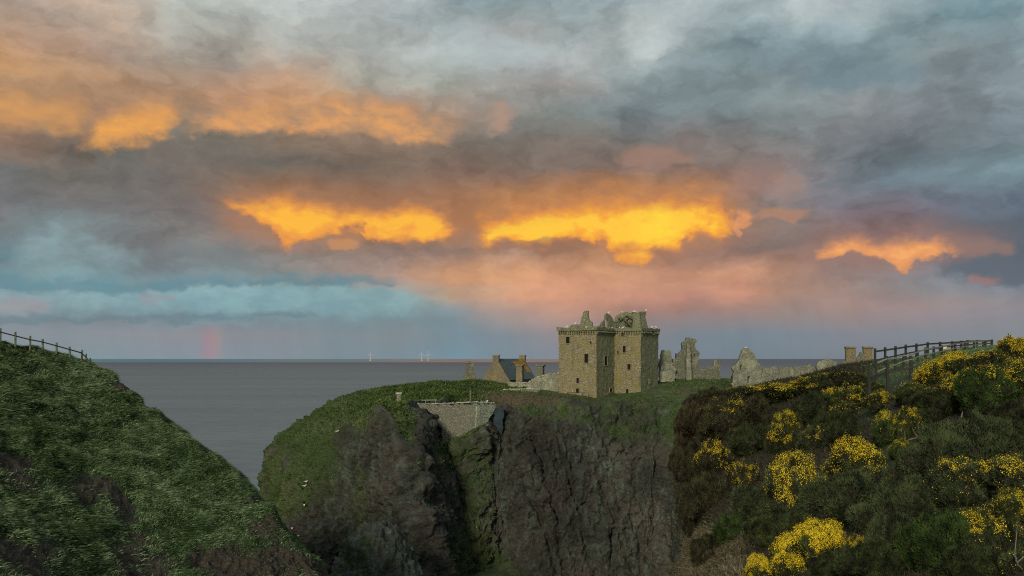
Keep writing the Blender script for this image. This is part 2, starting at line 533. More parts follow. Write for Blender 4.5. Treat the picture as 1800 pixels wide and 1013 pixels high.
def stone_mat(name, c1, c2, c3, lichen=(0.30, 0.25, 0.10), lich=0.3, pale=0.25, scale=2.2, dark=(0.07, 0.065, 0.05)):
    """rubble masonry: stones of different tone, mortar, lichen and weather stains"""
    m, t, bs = mat(name)
    p = geo_pos(t)
    sp = t.sep(p)
    pv = t.xyz(sp[0], sp[1], t.math('MULTIPLY', sp[2], 1.7))
    cell = t.voro(pv, scale, out=1)
    cx, cy, cz = t.sep(cell)
    col = t.mix(cx, c1, c2)
    big = t.noise(p, 0.25, 6, 0.65)
    col = t.mix(t.rng(big, 0.35, 0.65), col, c3)
    edge = t.voro(pv, scale, 'DISTANCE_TO_EDGE')
    col = t.mix(t.rng(edge, 0.0, 0.10, 0.75, 0.0), col, dark)
    streak = t.noise(t.xyz(sp[0], sp[1], t.math('MULTIPLY', sp[2], 0.12)), 1.3, 4, 0.6)
    col = t.mix(t.rng(streak, 0.52, 0.72, 0, 0.55), col, dark)
    col = t.mix(t.math('MULTIPLY', t.rng(t.noise(p, 0.5, 6, 0.7), 0.50, 0.62), lich), col, lichen)
    spots = t.noise(p, 3.4, 3, 0.7)
    col = t.mix(t.math('MULTIPLY', t.rng(spots, 0.60, 0.68), pale), col, (0.55, 0.56, 0.50))
    col = t.mix(t.math('MULTIPLY', t.rng(spots, 0.40, 0.33), 0.6), col, dark)
    t.put(bs.inputs['Base Color'], col)
    h = t.math('ADD', t.math('MULTIPLY', t.rng(edge, 0, 0.15), 0.6), t.noise(p, 4.0, 5, 0.7))
    bump(t, bs, h, 0.9, 0.12)
    return m


M_KEEP = stone_mat('keep sandstone', (0.30, 0.265, 0.165), (0.16, 0.148, 0.095), (0.235, 0.22, 0.12), lichen=(0.20, 0.18, 0.055), lich=0.7, pale=0.35, scale=1.7)
M_KEEP2 = stone_mat('green grey sandstone', (0.24, 0.25, 0.165), (0.135, 0.148, 0.098), (0.185, 0.21, 0.118), lichen=(0.14, 0.17, 0.07), lich=0.6, pale=0.35, scale=1.7)  # darker, greener stone tone than the front-left faces
M_GREY = stone_mat('grey green rubble', (0.20, 0.215, 0.165), (0.12, 0.13, 0.10), (0.15, 0.17, 0.12), lichen=(0.27, 0.30, 0.20), lich=0.7, pale=0.5, scale=2.0)
M_PALE = stone_mat('pale lichened rubble', (0.27, 0.28, 0.21), (0.17, 0.18, 0.14), (0.21, 0.235, 0.165), lichen=(0.34, 0.36, 0.26), lich=0.7, pale=0.4, scale=1.8)
M_WALL = stone_mat('curtain wall rubble', (0.25, 0.25, 0.20), (0.145, 0.145, 0.118), (0.185, 0.20, 0.15), lichen=(0.19, 0.20, 0.14), lich=0.5, pale=0.6, scale=2.3)
M_RETURN = stone_mat('pale green lime washed rubble', (0.33, 0.38, 0.29), (0.22, 0.26, 0.19), (0.28, 0.34, 0.25), lichen=(0.40, 0.46, 0.36), lich=0.7, pale=0.3, scale=1.4)
M_GOLD = stone_mat('buff sandstone', (0.25, 0.215, 0.135), (0.16, 0.142, 0.092), (0.20, 0.178, 0.105), lichen=(0.33, 0.26, 0.08), lich=0.4, pale=0.35, scale=2.6)
M_CAP = stone_mat('white speckled coping', (0.50, 0.53, 0.46), (0.26, 0.28, 0.23), (0.38, 0.41, 0.33), lichen=(0.6, 0.62, 0.54), lich=0.8, pale=0.9, scale=1.6)


def plain(name, c, rough=0.8, var=0.25, scale=6.0, spec=0.2):
    m, t, bs = mat(name)
    n = t.noise(geo_pos(t), scale, 5, 0.65)
    k = t.rng(n, 0.3, 0.7, 1 - var, 1 + var)
    t.put(bs.inputs['Base Color'], t.mix(1.0, c, t.xyz(k, k, k), 'MULTIPLY'))
    bs.inputs['Roughness'].default_value = rough
    bs.inputs['Specular IOR Level'].default_value = spec
    bump(t, bs, n, 0.4, 0.02)
    return m


M_DARK = plain('dark opening', (0.006, 0.006, 0.005))  # near-black, stands for the shade inside the windows
M_SURR = plain('dressed stone', (0.21, 0.19, 0.13))
M_TIMBER = plain('weathered dark timber', (0.030, 0.033, 0.030), 0.8, 0.4, 9)
M_TIMBER_G = plain('silvered green timber', (0.10, 0.125, 0.085), 0.85, 0.5, 5)
M_RAILG = plain('bleached handrail timber', (0.15, 0.175, 0.13), 0.8, 0.35, 5)
M_GULL = plain('white plumage', (0.93, 0.93, 0.90), 0.7, 0.03)
M_GULLG = plain('grey plumage', (0.42, 0.44, 0.46), 0.7, 0.1)
M_BILL = plain('yellow bill', (0.6, 0.4, 0.06), 0.5, 0.1)
M_TURB = plain('pale turbine paint', (0.55, 0.48, 0.46), 0.5, 0.03, 0.01)
M_TURBY = plain('yellow foundation paint', (0.60, 0.50, 0.38), 0.6, 0.1, 0.01)
M_SIGN = plain('yellow sign face', (0.75, 0.58, 0.25), 0.6, 0.1)
M_WOOD = plain('bare grey gorse wood', (0.16, 0.145, 0.10), 0.9, 0.4, 14)
M_CORE = plain('brown gorse twigs', (0.022, 0.018, 0.012), 0.95, 0.4, 5)  # one dark brown for the stems and the added shade core
M_IRON = plain('grey painted rail', (0.20, 0.25, 0.23), 0.6, 0.2)

# slate with courses and a smear of orange lichen
M_SLATE, t, bs = mat('blue grey slate')
p = geo_pos(t)
cell = t.voro(t.xyz(*[t.math('MULTIPLY', s, k) for s, k in zip(t.sep(p), (1, 1, 1.5))]), 2.6, out=1)
cx, cy, cz = t.sep(cell)
col = t.mix(cx, (0.042, 0.068, 0.074), (0.08, 0.11, 0.115))
t.put(bs.inputs['Base Color'], t.mix(t.rng(t.noise(p, 0.6, 5, 0.7), 0.5, 0.7, 0, 0.5), col, (0.10, 0.13, 0.12)))
bs.inputs['Roughness'].default_value = 0.75
bump(t, bs, cx, 0.5, 0.05)
M_ORANGE = stone_mat('orange lichen', (0.42, 0.22, 0.03), (0.34, 0.17, 0.03), (0.40, 0.24, 0.04), lichen=(0.45, 0.27, 0.03), lich=0.7, pale=0.0, scale=3)


def terrain_mat(name, rock1, rock2, rock3, g1, g2, g3, dirt1, dirt2, rock_scale=1.0):
    """attributes: rock (bare rock), dirt (bare soil), dry (bleached grass)"""
    m, t, bs = mat(name)
    p = geo_pos(t)
    sp = t.sep(p)
    n1 = t.noise(p, 0.12, 6, 0.6)
    n2 = t.noise(p, 0.7, 6, 0.65)
    n3 = t.noise(p, 3.5, 5, 0.7)
    vert = t.noise(t.xyz(sp[0], sp[1], t.math('MULTIPLY', sp[2], 0.22)), 0.55, 7, 0.65)
    rc = t.mix(t.rng(n1, 0.38, 0.62), rock1, rock2)
    rc = t.mix(t.rng(vert, 0.48, 0.66, 0, 0.9), rc, rock3)
    kb = t.rng(t.noise(p, 0.05, 4, 0.6), 0.35, 0.65, 0.62, 1.35)
    rc = t.mix(1.0, rc, t.xyz(kb, kb, kb), 'MULTIPLY')
    stones = t.voro(p, 2.3 * rock_scale, out=1)
    sx, sy, sz = t.sep(stones)
    k = t.rng(sx, 0, 1, 0.78, 1.25)
    rc = t.mix(1.0, rc, t.xyz(k, k, k), 'MULTIPLY')
    k = t.rng(n3, 0.3, 0.7, 0.65, 1.35)
    rc = t.mix(1.0, rc, t.xyz(k, k, k), 'MULTIPLY')
    k = t.rng(n2, 0.3, 0.7, 0.65, 1.35)
    rc = t.mix(1.0, rc, t.xyz(k, k, k), 'MULTIPLY')
    gc = t.mix(t.rng(n2, 0.35, 0.65), g1, g2)
    gc = t.mix(t.rng(n3, 0.50, 0.75, 0, 0.8), gc, g3)
    k = t.rng(n1, 0.35, 0.65, 0.75, 1.25)
    gc = t.mix(1.0, gc, t.xyz(k, k, k), 'MULTIPLY')
    gc = t.mix(t.math('MULTIPLY', attr(t, 'dry'), t.rng(n2, 0.3, 0.6)), gc, (0.13, 0.12, 0.075))
    dc = t.mix(t.rng(n3, 0.35, 0.65), dirt1, dirt2)
    dc = t.mix(t.rng(t.voro(p, 3.0), 0.24, 0.16, 0, 0.8), dc, (0.10, 0.085, 0.075))
    wob = t.math('MULTIPLY', t.math('SUBTRACT', t.math('ADD', t.math('MULTIPLY', n2, 0.6), t.math('MULTIPLY', n3, 0.4)), 0.5), 2.4)
    fr = t.rng(t.math('ADD', attr(t, 'rock'), wob), 0.35, 0.65)
    fd = t.rng(t.math('ADD', attr(t, 'dirt'), wob), 0.38, 0.62)
    col = t.mix(fr, gc, rc)
    col = t.mix(fd, col, dc)
    t.put(bs.inputs['Base Color'], col)
    h = t.math('ADD', t.math('ADD', n3, t.math('MULTIPLY', n2, 1.6)), t.math('MULTIPLY', t.voro(p, 2.3 * rock_scale), 0.9))
    bump(t, bs, h, 0.6, 0.2)
    return m


M_CASTLE = terrain_mat('castle rock ground', (0.047, 0.043, 0.036), (0.025, 0.028, 0.023), (0.054, 0.073, 0.055),
                       (0.022, 0.044, 0.013), (0.044, 0.068, 0.022), (0.075, 0.098, 0.038), (0.055, 0.044, 0.028), (0.085, 0.068, 0.046))
M_HILL = terrain_mat('grassy hill ground', (0.06, 0.055, 0.045), (0.08, 0.07, 0.055), (0.05, 0.055, 0.045),
                     (0.026, 0.052, 0.022), (0.045, 0.078, 0.034), (0.08, 0.105, 0.055), (0.024, 0.022, 0.016), (0.048, 0.042, 0.032), 2.0)
M_SLOPE = terrain_mat('gorse slope ground', (0.056, 0.064, 0.052), (0.042, 0.050, 0.040), (0.07, 0.09, 0.07),
                      (0.020, 0.034, 0.012), (0.032, 0.052, 0.02), (0.06, 0.085, 0.04), (0.02, 0.018, 0.012), (0.034, 0.03, 0.02), 1.5)


def blade_mat(name, lo, mid, hi):
    m, t, bs = mat(name)
    c = t.ramp(attr(t, 'tint'), [(0.0, lo), (0.5, mid), (1.0, hi)])
    t.put(bs.inputs['Base Color'], c)
    bs.inputs['Roughness'].default_value = 0.7
    return m


M_BLADE = blade_mat('meadow grass', (0.022, 0.054, 0.016), (0.088, 0.156, 0.060), (0.34, 0.43, 0.26))
M_BLADE2 = blade_mat('headland grass', (0.015, 0.036, 0.008), (0.048, 0.088, 0.020), (0.15, 0.19, 0.06))
M_BLADE3 = blade_mat('dry tussock', (0.05, 0.045, 0.025), (0.10, 0.09, 0.055), (0.19, 0.17, 0.11))
M_BLADE4 = blade_mat('undergrowth', (0.014, 0.014, 0.008), (0.034, 0.033, 0.018), (0.06, 0.062, 0.034))


def foliage_mat(name):
    m, t, bs = mat(name)
    oi = t.new('ShaderNodeObjectInfo')
    tint = attr(t, 'tint')
    k = t.rng(tint, 0.05, 0.95, 0.22, 1.9)
    c = t.mix(1.0, oi.outputs['Color'], t.xyz(k, k, k), 'MULTIPLY')
    c = t.mix(t.rng(tint, 0.8, 1.0, 0, 0.45), c, (0.075, 0.09, 0.035))
    t.put(bs.inputs['Base Color'], c)
    bs.inputs['Roughness'].default_value = 0.75
    return m


M_GORSE = foliage_mat('gorse spines')
M_FLOWER, t, bs = mat('gorse blossom')
t.put(bs.inputs['Base Color'], t.ramp(attr(t, 'tint'), [(0, (0.55, 0.34, 0.008)), (0.5, (0.78, 0.56, 0.012)), (1, (0.90, 0.76, 0.04))]))
bs.inputs['Roughness'].default_value = 0.6

# sea
M_SEA, t, bs = mat('sea water')
p = geo_pos(t)
sp = t.sep(p)
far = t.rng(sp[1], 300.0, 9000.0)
calm_refl = t.math('MULTIPLY', t.math('GREATER_THAN', t.math('ADD', sp[1], t.math('MULTIPLY', t.noise(p, 0.0004, 4, 0.6), 1500.0)), 14200.0), t.rng(t.math('DIVIDE', sp[0], sp[1]), 0.10, 0.16, 1.0, 0.0))
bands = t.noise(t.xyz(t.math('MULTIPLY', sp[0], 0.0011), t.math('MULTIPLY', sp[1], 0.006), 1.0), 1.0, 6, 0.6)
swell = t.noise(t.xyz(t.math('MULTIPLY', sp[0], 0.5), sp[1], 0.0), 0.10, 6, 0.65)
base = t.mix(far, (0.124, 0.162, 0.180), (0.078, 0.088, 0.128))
base = t.mix(t.rng(t.noise(p, 0.004, 5, 0.6), 0.35, 0.65), base, t.mix(0.5, base, (0.115, 0.145, 0.16)))
k = t.rng(swell, 0.3, 0.7, 0.86, 1.14)
base = t.mix(1.0, base, t.xyz(k, k, k), 'MULTIPLY')
k = t.rng(bands, 0.3, 0.7, 0.89, 1.11)
base = t.mix(1.0, base, t.xyz(t.math('POWER', k, 1.3), k, k), 'MULTIPLY')
surf = t.math('MULTIPLY', t.rng(t.noise(t.xyz(t.math('MULTIPLY', sp[0], 0.35), sp[1], 2.0), 0.09, 7, 0.7, 0.6), 0.60, 0.66),
              t.rng(sp[1], 420.0, 300.0))
base = t.mix(t.math('MULTIPLY', surf, 0.8), base, (0.55, 0.58, 0.55))
strip = t.mix(t.rng(t.math('DIVIDE', sp[0], sp[1]), -0.22, -0.08), (0.055, 0.175, 0.235), (0.20, 0.17, 0.19))  # horizon sky's reflection painted as water colour, cyan fading to pink
base = t.mix(calm_refl, base, strip)
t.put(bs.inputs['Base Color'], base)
t.put(bs.inputs['Roughness'], t.mix(calm_refl, (0.55, 0.55, 0.55), (0.3, 0.3, 0.3)))
t.put(bs.inputs['Specular IOR Level'], t.math('ADD', t.math('MULTIPLY', calm_refl, -0.03), 0.05))
b = t.new('ShaderNodeBump')
t.put(b.inputs['Strength'], t.rng(calm_refl, 0, 1, 0.6, 0.0))
b.inputs['Distance'].default_value = 0.5
t.put(b.inputs['Height'], swell)
t.l.new(b.outputs[0], bs.inputs['Normal'])

# ================================================================== setting: sea
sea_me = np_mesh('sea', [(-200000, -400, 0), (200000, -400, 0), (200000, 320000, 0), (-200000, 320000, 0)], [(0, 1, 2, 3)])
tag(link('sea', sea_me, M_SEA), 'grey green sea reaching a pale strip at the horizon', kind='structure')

# ================================================================== setting: grassy hill on the left
HC = [(-520, 520, 70, 24), (-260, 560, 78, 28), (-80, 585, 83, 31), (0, 597, 86, 34), (50, 606, 88, 36), (100, 617, 90, 38), (150, 632, 92, 40), (200, 648, 92, 42),
      (250, 692, 89, 45), (300, 737, 86, 47), (330, 762, 84, 48), (400, 818, 80, 51), (460, 872, 76, 54), (510, 940, 73, 55), (560, 1000, 70, 56), (610, 1070, 68, 57), (680, 1200, 66, 58)]
FR = [0, .14, .28, .42, .55, .68, .80, .90, .96, 1.0]
GR = [0, .09, .18, .29, .41, .55, .70, .84, .93, 1.0]
ctrl = []
HC = [(a, b + (9 if a < 160 else 17 if a < 520 else 8), c, d) for a, b, c, d in HC]
for f, g in zip(FR, GR):
    ctrl.append([P(c[0], 1330 + (c[1] - 1330) * f, c[3] + (c[2] - c[3]) * g) for c in HC])
for dd, fall in ((5, 0.7), (16, 5.5), (34, 20), (60, 50), (75, 64)):
    row = []
    for c in HC:
        q = P(c[0], c[1], c[2])
        row.append(Vector((q.x * (1 + dd / c[2] * 0.8), q.y + dd, max(q.z - fall, -6))))
    ctrl.append(row)
NR, NC = 430, 620
hill = net(ctrl, NR, NC)
hn = normals(hill)
hpx, hpy = pix(hill)
# bare earth scars: below the grass edge and a few overhangs
edge = np.interp(hpx, [-500, 0, 60, 130, 200, 260, 300, 380, 440, 480, 560], [800, 800, 822, 812, 838, 900, 905, 895, 905, 900, 980])
nz = fbm(hill * 0.16, 4)
dirt = sstep(hpy - edge, -12, 30) * np.clip(0.42 + 1.5 * nz + 0.2 * sstep(hpy, 920, 990), 0, 1)


def spot(x, y, rx, ry, a=1.0):
    return a * np.exp(-(((hpx - x) / rx) ** 2 + ((hpy - y) / ry) ** 2) ** 2)


dirt = np.maximum(dirt, spot(225, 678, 34, 14, 0.9))
dirt = np.maximum(dirt, spot(262, 712, 16, 10, 0.7))
dirt = np.maximum(dirt, spot(60, 655, 24, 12, 0.45))
dirt = np.maximum(dirt, spot(20, 815, 44, 20, 0.95))
dirt = np.maximum(dirt, spot(150, 860, 50, 34, 0.75))
dirt = np.maximum(dirt, spot(470, 930, 50, 30, 0.7))
dirt = np.maximum(dirt, spot(440, 880, 30, 12, 0.7))
dirt = np.clip(dirt, 0, 1)
dry = np.clip(fbm(hill * 0.11 + 5, 3) * 1.2 + 0.2, 0, 1)
amp = 0.75 * fbm(hill * 0.13, 4) + 0.45 * fbm(hill * 0.5, 4) + 0.20 * fbm(hill * 1.6, 3)
amp = amp + dirt * (0.75 * fbm(hill * 0.32 + 9, 5, 0.6, True) - 0.5 + 0.25 * fbm(hill * 1.7, 4, 0.6))
hill = hill + hn * amp[..., None] * sstep(np.arange(NR)[:, None] / NR, 0, 0.04)[..., None]
hn = normals(hill)
me = np_mesh('hill', hill.reshape(-1, 3), grid_faces(NR, NC))
set_attr(me, 'dirt', dirt)
set_attr(me, 'rock', np.zeros_like(dirt))
set_attr(me, 'dry', dry)
tag(link('hill', me, M_HILL), 'steep green grassy hillside with crumbling dark earth below', kind='structure')


def blades(name, pos, nrm, n_len, width, material, label, lean=(0.6, -0.1, 0.0), up=0.8, tint=None, spread=0.55, kind='stuff', seg=True):
    """grass blades: bent slim strips rooted at pos"""
    N = len(pos)
    L = n_len * rng.uniform(0.55, 1.35, N)
    cl = np.stack([fbm(pos * 0.35 + k * 31.0, 2) for k in range(3)], -1)
    d = nrm * 0.55 + np.array([0, 0, up]) + np.array(lean) + rng.normal(0, spread, (N, 3)) * np.array([1, 1, 0.4]) + cl * 1.5 * np.array([1, 1, 0.3])
    d /= np.linalg.norm(d, axis=1)[:, None]
    side = np.cross(d, rng.normal(size=(N, 3)))
    side /= np.linalg.norm(side, axis=1)[:, None] + 1e-9
    w = width * rng.uniform(0.6, 1.4, N)
    base = pos - nrm * 0.05
    mid = base + d * (L * 0.55)[:, None]
    tip = base + d * L[:, None] + np.array([0, 0, -0.22]) * L[:, None] + np.array(lean) * (0.35 * L)[:, None]
    if seg:
        V = np.stack([base - side * w[:, None] / 2, base + side * w[:, None] / 2, mid + side * w[:, None] * .42, mid - side * w[:, None] * .42, tip], 1)
        i = np.arange(N)[:, None] * 5
        Fc = np.concatenate([i + [0, 1, 2], i + [0, 2, 3], i + [3, 2, 4]], 0)
        k = 5
    else:
        V = np.stack([base - side * w[:, None] / 2, base + side * w[:, None] / 2, tip], 1)
        Fc = np.arange(N)[:, None] * 3 + [0, 1, 2]
        k = 3
    me = np_mesh(name, V.reshape(-1, 3), Fc, smooth=False)
    if tint is None:
        tint = np.clip(0.40 + 0.45 * fbm(pos * 0.16 + 3, 3) + 0.45 * fbm(pos * 1.5, 2) + rng.normal(0, 0.26, N), 0, 1)
    set_attr(me, 'tint', np.repeat(tint, k))
    o = link(name, me, material)
    return tag(o, label, kind=kind)


def sample_grid(g, n, weight, N):
    """N random points on a grid sheet by area x weight"""
    a = g[:-1, 1:] - g[:-1, :-1]
    b = g[1:, :-1] - g[:-1, :-1]
    ar = np.linalg.norm(np.cross(a, b), axis=2) * weight[:-1, :-1]
    c = np.cumsum(ar.ravel())
    k = np.searchsorted(c, rng.uniform(0, c[-1], N))
    r, q = np.unravel_index(np.minimum(k, ar.size - 1), ar.shape)
    s, u = rng.uniform(0, 1, (2, N, 1))
    pos = g[r, q] + a[r, q] * s + b[r, q] * u
    return pos, n[r, q], r, q


rowf = np.arange(NR)[:, None] / (NR - 1)
vis = ((hpx > -240) & (hpx < 640) & (hpy < 1060) & (rowf < 0.72)).astype(float)
dens = 0.75 + 0.5 * fbm(hill * 0.5, 3)
wgt = vis * (1.01 - dirt) ** 3 * np.clip(dens, 0.2, 2) * (60.0 / np.maximum(hill[..., 1], 30)) ** 1.2
pos, nr_, r_, q_ = sample_grid(hill, hn, wgt, 580000)
dl = dirt[r_, q_]
tall = np.clip(1.0 + 0.9 * fbm(pos * 0.4 + 40, 3), 0.45, 1.9) * (1 - 0.4 * dl)
blades('grass', pos, nr_, 0.56 * tall, 0.040, M_BLADE, 'long wind combed grass covering the left hillside', lean=(0.65, -0.25, -0.1), spread=0.34)
# ================================================================== setting: the castle rock
CC = [  # per column: 10 sight points from the foot up to the plateau and down behind
 [(640, 1000, 235), (650, 930, 235), (660, 880, 235), (670, 830, 234), (690, 780, 233), (720, 735, 232), (760, 705, 230), (800, 690, 232), (840, 690, 236), (880, 800, 250)],
 [(520, 1150, 212), (535, 990, 212), (545, 920, 212), (555, 850, 212), (575, 800, 212), (610, 755, 212), (655, 715, 213), (720, 690, 218), (780, 684, 226), (830, 730, 245)],
 [(440, 1150, 186), (462, 975, 187), (470, 880, 188), (482, 810, 190), (504, 766, 192), (545, 736, 195), (595, 702, 199), (650, 687, 204), (720, 680, 214), (780, 690, 235)],
 [(500, 1150, 164), (520, 1000, 166), (525, 920, 168), (535, 850, 171), (558, 795, 175), (598, 745, 182), (640, 704, 192), (690, 682, 202), (760, 679, 212), (810, 690, 235)],
 [(575, 1150, 154), (588, 1010, 157), (592, 930, 160), (600, 850, 163), (610, 785, 166), (640, 726, 172), (690, 697, 184), (740, 677, 200), (800, 677, 212), (850, 690, 235)],
 [(640, 1150, 147), (650, 1010, 151), (655, 920, 154), (660, 840, 157), (666, 775, 158), (676, 719, 163), (718, 700, 178), (780, 675, 200), (830, 676, 212), (880, 690, 235)],
 [(742, 1150, 133), (745, 1010, 137), (735, 920, 141), (722, 840, 146), (708, 765, 152), (698, 715, 160), (742, 704, 174), (810, 673, 200), (850, 675, 212), (900, 690, 235)],
 [(806, 1150, 145), (796, 1010, 149), (786, 920, 152), (770, 840, 155), (748, 765, 159), (722, 714, 163), (768, 704, 174), (830, 672, 200), (870, 674, 212), (920, 690, 235)],
 [(828, 1150, 149), (818, 1010, 155), (808, 930, 159), (796, 860, 163.5), (780, 803, 165), (768, 791, 165.6), (795, 706, 178), (850, 673, 200), (890, 674, 212), (940, 690, 235)],
 [(854, 1150, 150), (848, 1010, 158), (842, 920, 161.5), (836, 850, 164.5), (832, 800, 165.6), (837, 757, 166.6), (840, 704, 181), (870, 676, 199), (905, 676, 212), (960, 690, 235)],
 [(884, 1150, 152), (880, 1010, 160), (876, 920, 164), (874, 850, 167), (874, 790, 170), (876, 740, 173), (880, 700, 178), (890, 685, 190), (925, 680, 208), (980, 692, 235)],
 [(945, 1150, 150), (940, 1010, 159), (938, 920, 163), (935, 850, 166), (932, 790, 169), (930, 740, 172), (930, 700, 178), (935, 688, 188), (960, 680, 208), (1020, 692, 235)],
 [(1020, 1150, 151), (1015, 1010, 160), (1012, 920, 164), (1008, 850, 167), (1005, 790, 170), (1005, 740, 174), (1005, 706, 180), (1010, 693, 188), (1040, 682, 208), (1090, 692, 235)],
 [(1095, 1150, 152), (1090, 1010, 161), (1088, 920, 165), (1085, 850, 168), (1085, 790, 171), (1085, 740, 176), (1085, 704, 182), (1090, 692, 190), (1110, 680, 208), (1150, 692, 235)],
 [(1160, 1150, 154), (1155, 1010, 162), (1152, 920, 166), (1150, 850, 169), (1152, 790, 172), (1155, 735, 177), (1158, 692, 184), (1165, 680, 191), (1180, 668, 208), (1210, 690, 235)],
 [(1215, 1150, 150), (1210, 1010, 157), (1208, 920, 161), (1205, 850, 165), (1205, 790, 169), (1208, 735, 176), (1212, 692, 184), (1215, 678, 192), (1225, 667, 208), (1250, 690, 240)],
 [(1262, 1150, 160), (1258, 1010, 166), (1255, 920, 170), (1255, 850, 173), (1255, 790, 176), (1255, 735, 180), (1258, 700, 185), (1262, 682, 194), (1270, 668, 208), (1290, 690, 242)],
 [(1340, 1150, 170), (1338, 1010, 174), (1335, 920, 177), (1335, 850, 180), (1335, 790, 182), (1335, 735, 186), (1335, 705, 190), (1338, 690, 198), (1345, 671, 212), (1360, 690, 245)],
 [(1460, 1150, 178), (1460, 1010, 182), (1460, 920, 185), (1460, 850, 188), (1460, 790, 190), (1460, 735, 193), (1460, 705, 197), (1460, 690, 204), (1460, 665, 216), (1470, 690, 250)],
 [(1620, 1150, 185), (1620, 1010, 189), (1620, 920, 192), (1620, 850, 195), (1620, 790, 197), (1620, 735, 200), (1620, 705, 203), (1620, 690, 210), (1620, 665, 220), (1630, 690, 250)],
]
ctrl = [[P(*CC[c][r]) for c in range(len(CC))] for r in range(10)]
back = [[Vector((v.x * 1.12, v.y + 30, max(v.z - 30, -8))) for v in ctrl[-1]], [Vector((v.x * 1.15, v.y + 42, -10)) for v in ctrl[-1]]]
foot = [[Vector((v.x, v.y - 10, -8)) for v in ctrl[0]]]
ctrl = foot + ctrl + back
NR, NC = 620, 940
crag = net(ctrl, NR, NC)
cn = normals(crag)
cpx, cpy = pix(crag)
steep = 1 - np.abs(cn[..., 2])
front = (np.arange(NR)[:, None] / (NR - 1) < 0.62)
rock = sstep(steep, 0.22, 0.42)
# mossy left shoulder and gully floor, green upper right of the main face
green = np.maximum.reduce([
    sstep(-cpx, -650, -540) * sstep(-cpy, -960, -860) * np.clip(0.66 + 1.3 * fbm(crag * np.array([0.3, 0.3, 0.13]) + 15, 4), 0.1, 1),
    np.exp(-((cpx - 560) / 60) ** 2 - ((cpy - 800) / 90) ** 2) * 0.8,
    np.exp(-(((cpx - 645) / 26) ** 2) - ((cpy - 900) / 120) ** 2) * 0.6,
    np.exp(-(((cpx - 640) / 60) ** 2) - ((cpy - 740) / 26) ** 2) * 0.6,
    np.exp(-((cpx - 800) / 45) ** 4 - ((cpy - 800) / 45) ** 2) * 0.6,
    np.exp(-((cpx - 830) / 70) ** 2 - ((cpy - 985) / 60) ** 2) * 0.8,
    np.exp(-((cpx - 830) / 40) ** 4 - ((cpy - 880) / 140) ** 4) * 0.48,
    np.exp(-((cpx - 1120) / 75) ** 2 - ((cpy - 742) / 44) ** 2) * 0.75,
    np.exp(-((cpx - 1040) / 60) ** 2 - ((cpy - 735) / 26) ** 2) * 0.45,
    np.exp(-((cpx - 1190) / 30) ** 2 - ((cpy - 780) / 60) ** 2) * 0.5,
])
rock = np.clip(rock - green * front, 0, 1)
rock = np.maximum(rock, (np.exp(-((cpx - 1060) / 150) ** 4 - ((cpy - 735) / 36) ** 4) * (0.55 + 0.5 * fbm(crag * 0.25 + 8, 3))) * front)
rock = np.clip(rock - 0.45 * front * sstep(fbm(crag * np.array([1, 1, 0.35]) * 0.16 + 61, 4), 0.05, 0.45) * (cpx < 860), 0, 1)
dirt = np.exp(-((cpx - 930) / 75) ** 4 - ((cpy - 706) / 17) ** 2) * 0.75 + np.exp(-((cpx - 868) / 34) ** 4 - ((cpy - 695) / 11) ** 2) * 0.9 \
    + np.exp(-((cpx - 1205) / 24) ** 2 - ((cpy - 684) / 6) ** 2) * 0.8
dirt = np.clip(dirt * front, 0, 1)
stretch = np.array([1.0, 1.0, 0.42])
def cracks(lines):
    d = np.full(cpx.shape, 1e9)
    for ln in lines:
        for (ax, ay, wa), (bx, by, wb) in zip(ln[:-1], ln[1:]):
            t_ = np.clip(((cpx - ax) * (bx - ax) + (cpy - ay) * (by - ay)) / ((bx - ax) ** 2 + (by - ay) ** 2), 0, 1)
            wd = wa + (wb - wa) * t_
            d = np.minimum(d, np.hypot(cpx - ax - (bx - ax) * t_, cpy - ay - (by - ay) * t_) / wd)
    return np.exp(-d ** 2)


wobx = 16 * fbm(crag * 0.14 + 33, 5, 0.6)
cpx = cpx + wobx
crk = cracks([[(930, 765, 3), (958, 830, 5), (972, 900, 4), (990, 1013, 6)], [(898, 780, 3), (925, 860, 4), (955, 950, 4), (985, 1030, 5)],
              [(1003, 850, 2), (1018, 915, 6), (1030, 968, 7), (1036, 985, 2)], [(856, 830, 3), (868, 900, 4), (884, 965, 4)],
              [(1098, 910, 3), (1132, 1000, 5)], [(1158, 790, 3), (1152, 890, 4), (1160, 1010, 4)], [(1100, 800, 2), (1125, 785, 3), (1090, 798, 2)],
              [(716, 722, 4), (735, 790, 5), (758, 850, 4), (770, 900, 4)], [(694, 770, 3), (708, 850, 4), (712, 905, 4)],
              [(636, 750, 5), (640, 850, 6), (628, 940, 6)], [(600, 790, 4), (588, 880, 5), (590, 960, 5)], [(612, 850, 3), (606, 930, 4)], [(668, 800, 3), (664, 900, 4), (672, 960, 4)],
              [(560, 870, 5), (550, 930, 6)], [(930, 700, 2), (950, 703, 3), (985, 708, 2)], [(1060, 860, 2), (1075, 920, 3), (1070, 1000, 3)], [(980, 760, 2), (1000, 800, 3), (1010, 850, 3)]])
cave = np.exp(-((cpx - 742) / 22) ** 4 - ((cpy - 885) / 16) ** 2) + np.exp(-((cpx - 738) / 16) ** 2 - ((cpy - 980) / 34) ** 2)
cpx = cpx - wobx
flute = 1.25 * fbm(crag * stretch * 0.055 + 2, 3, 0.55, True) + 0.75 * fbm(crag * stretch * 0.17, 4, 0.55, True)
lump = fbm(crag * np.array([1, 1, 1.4]) * 0.42 + 5, 5, 0.58)
fine = fbm(crag * 1.5 + 50, 3, 0.6)
blocky = fbm(crag * np.array([1, 1, 0.6]) * 0.38 + 90, 4, 0.6, True)
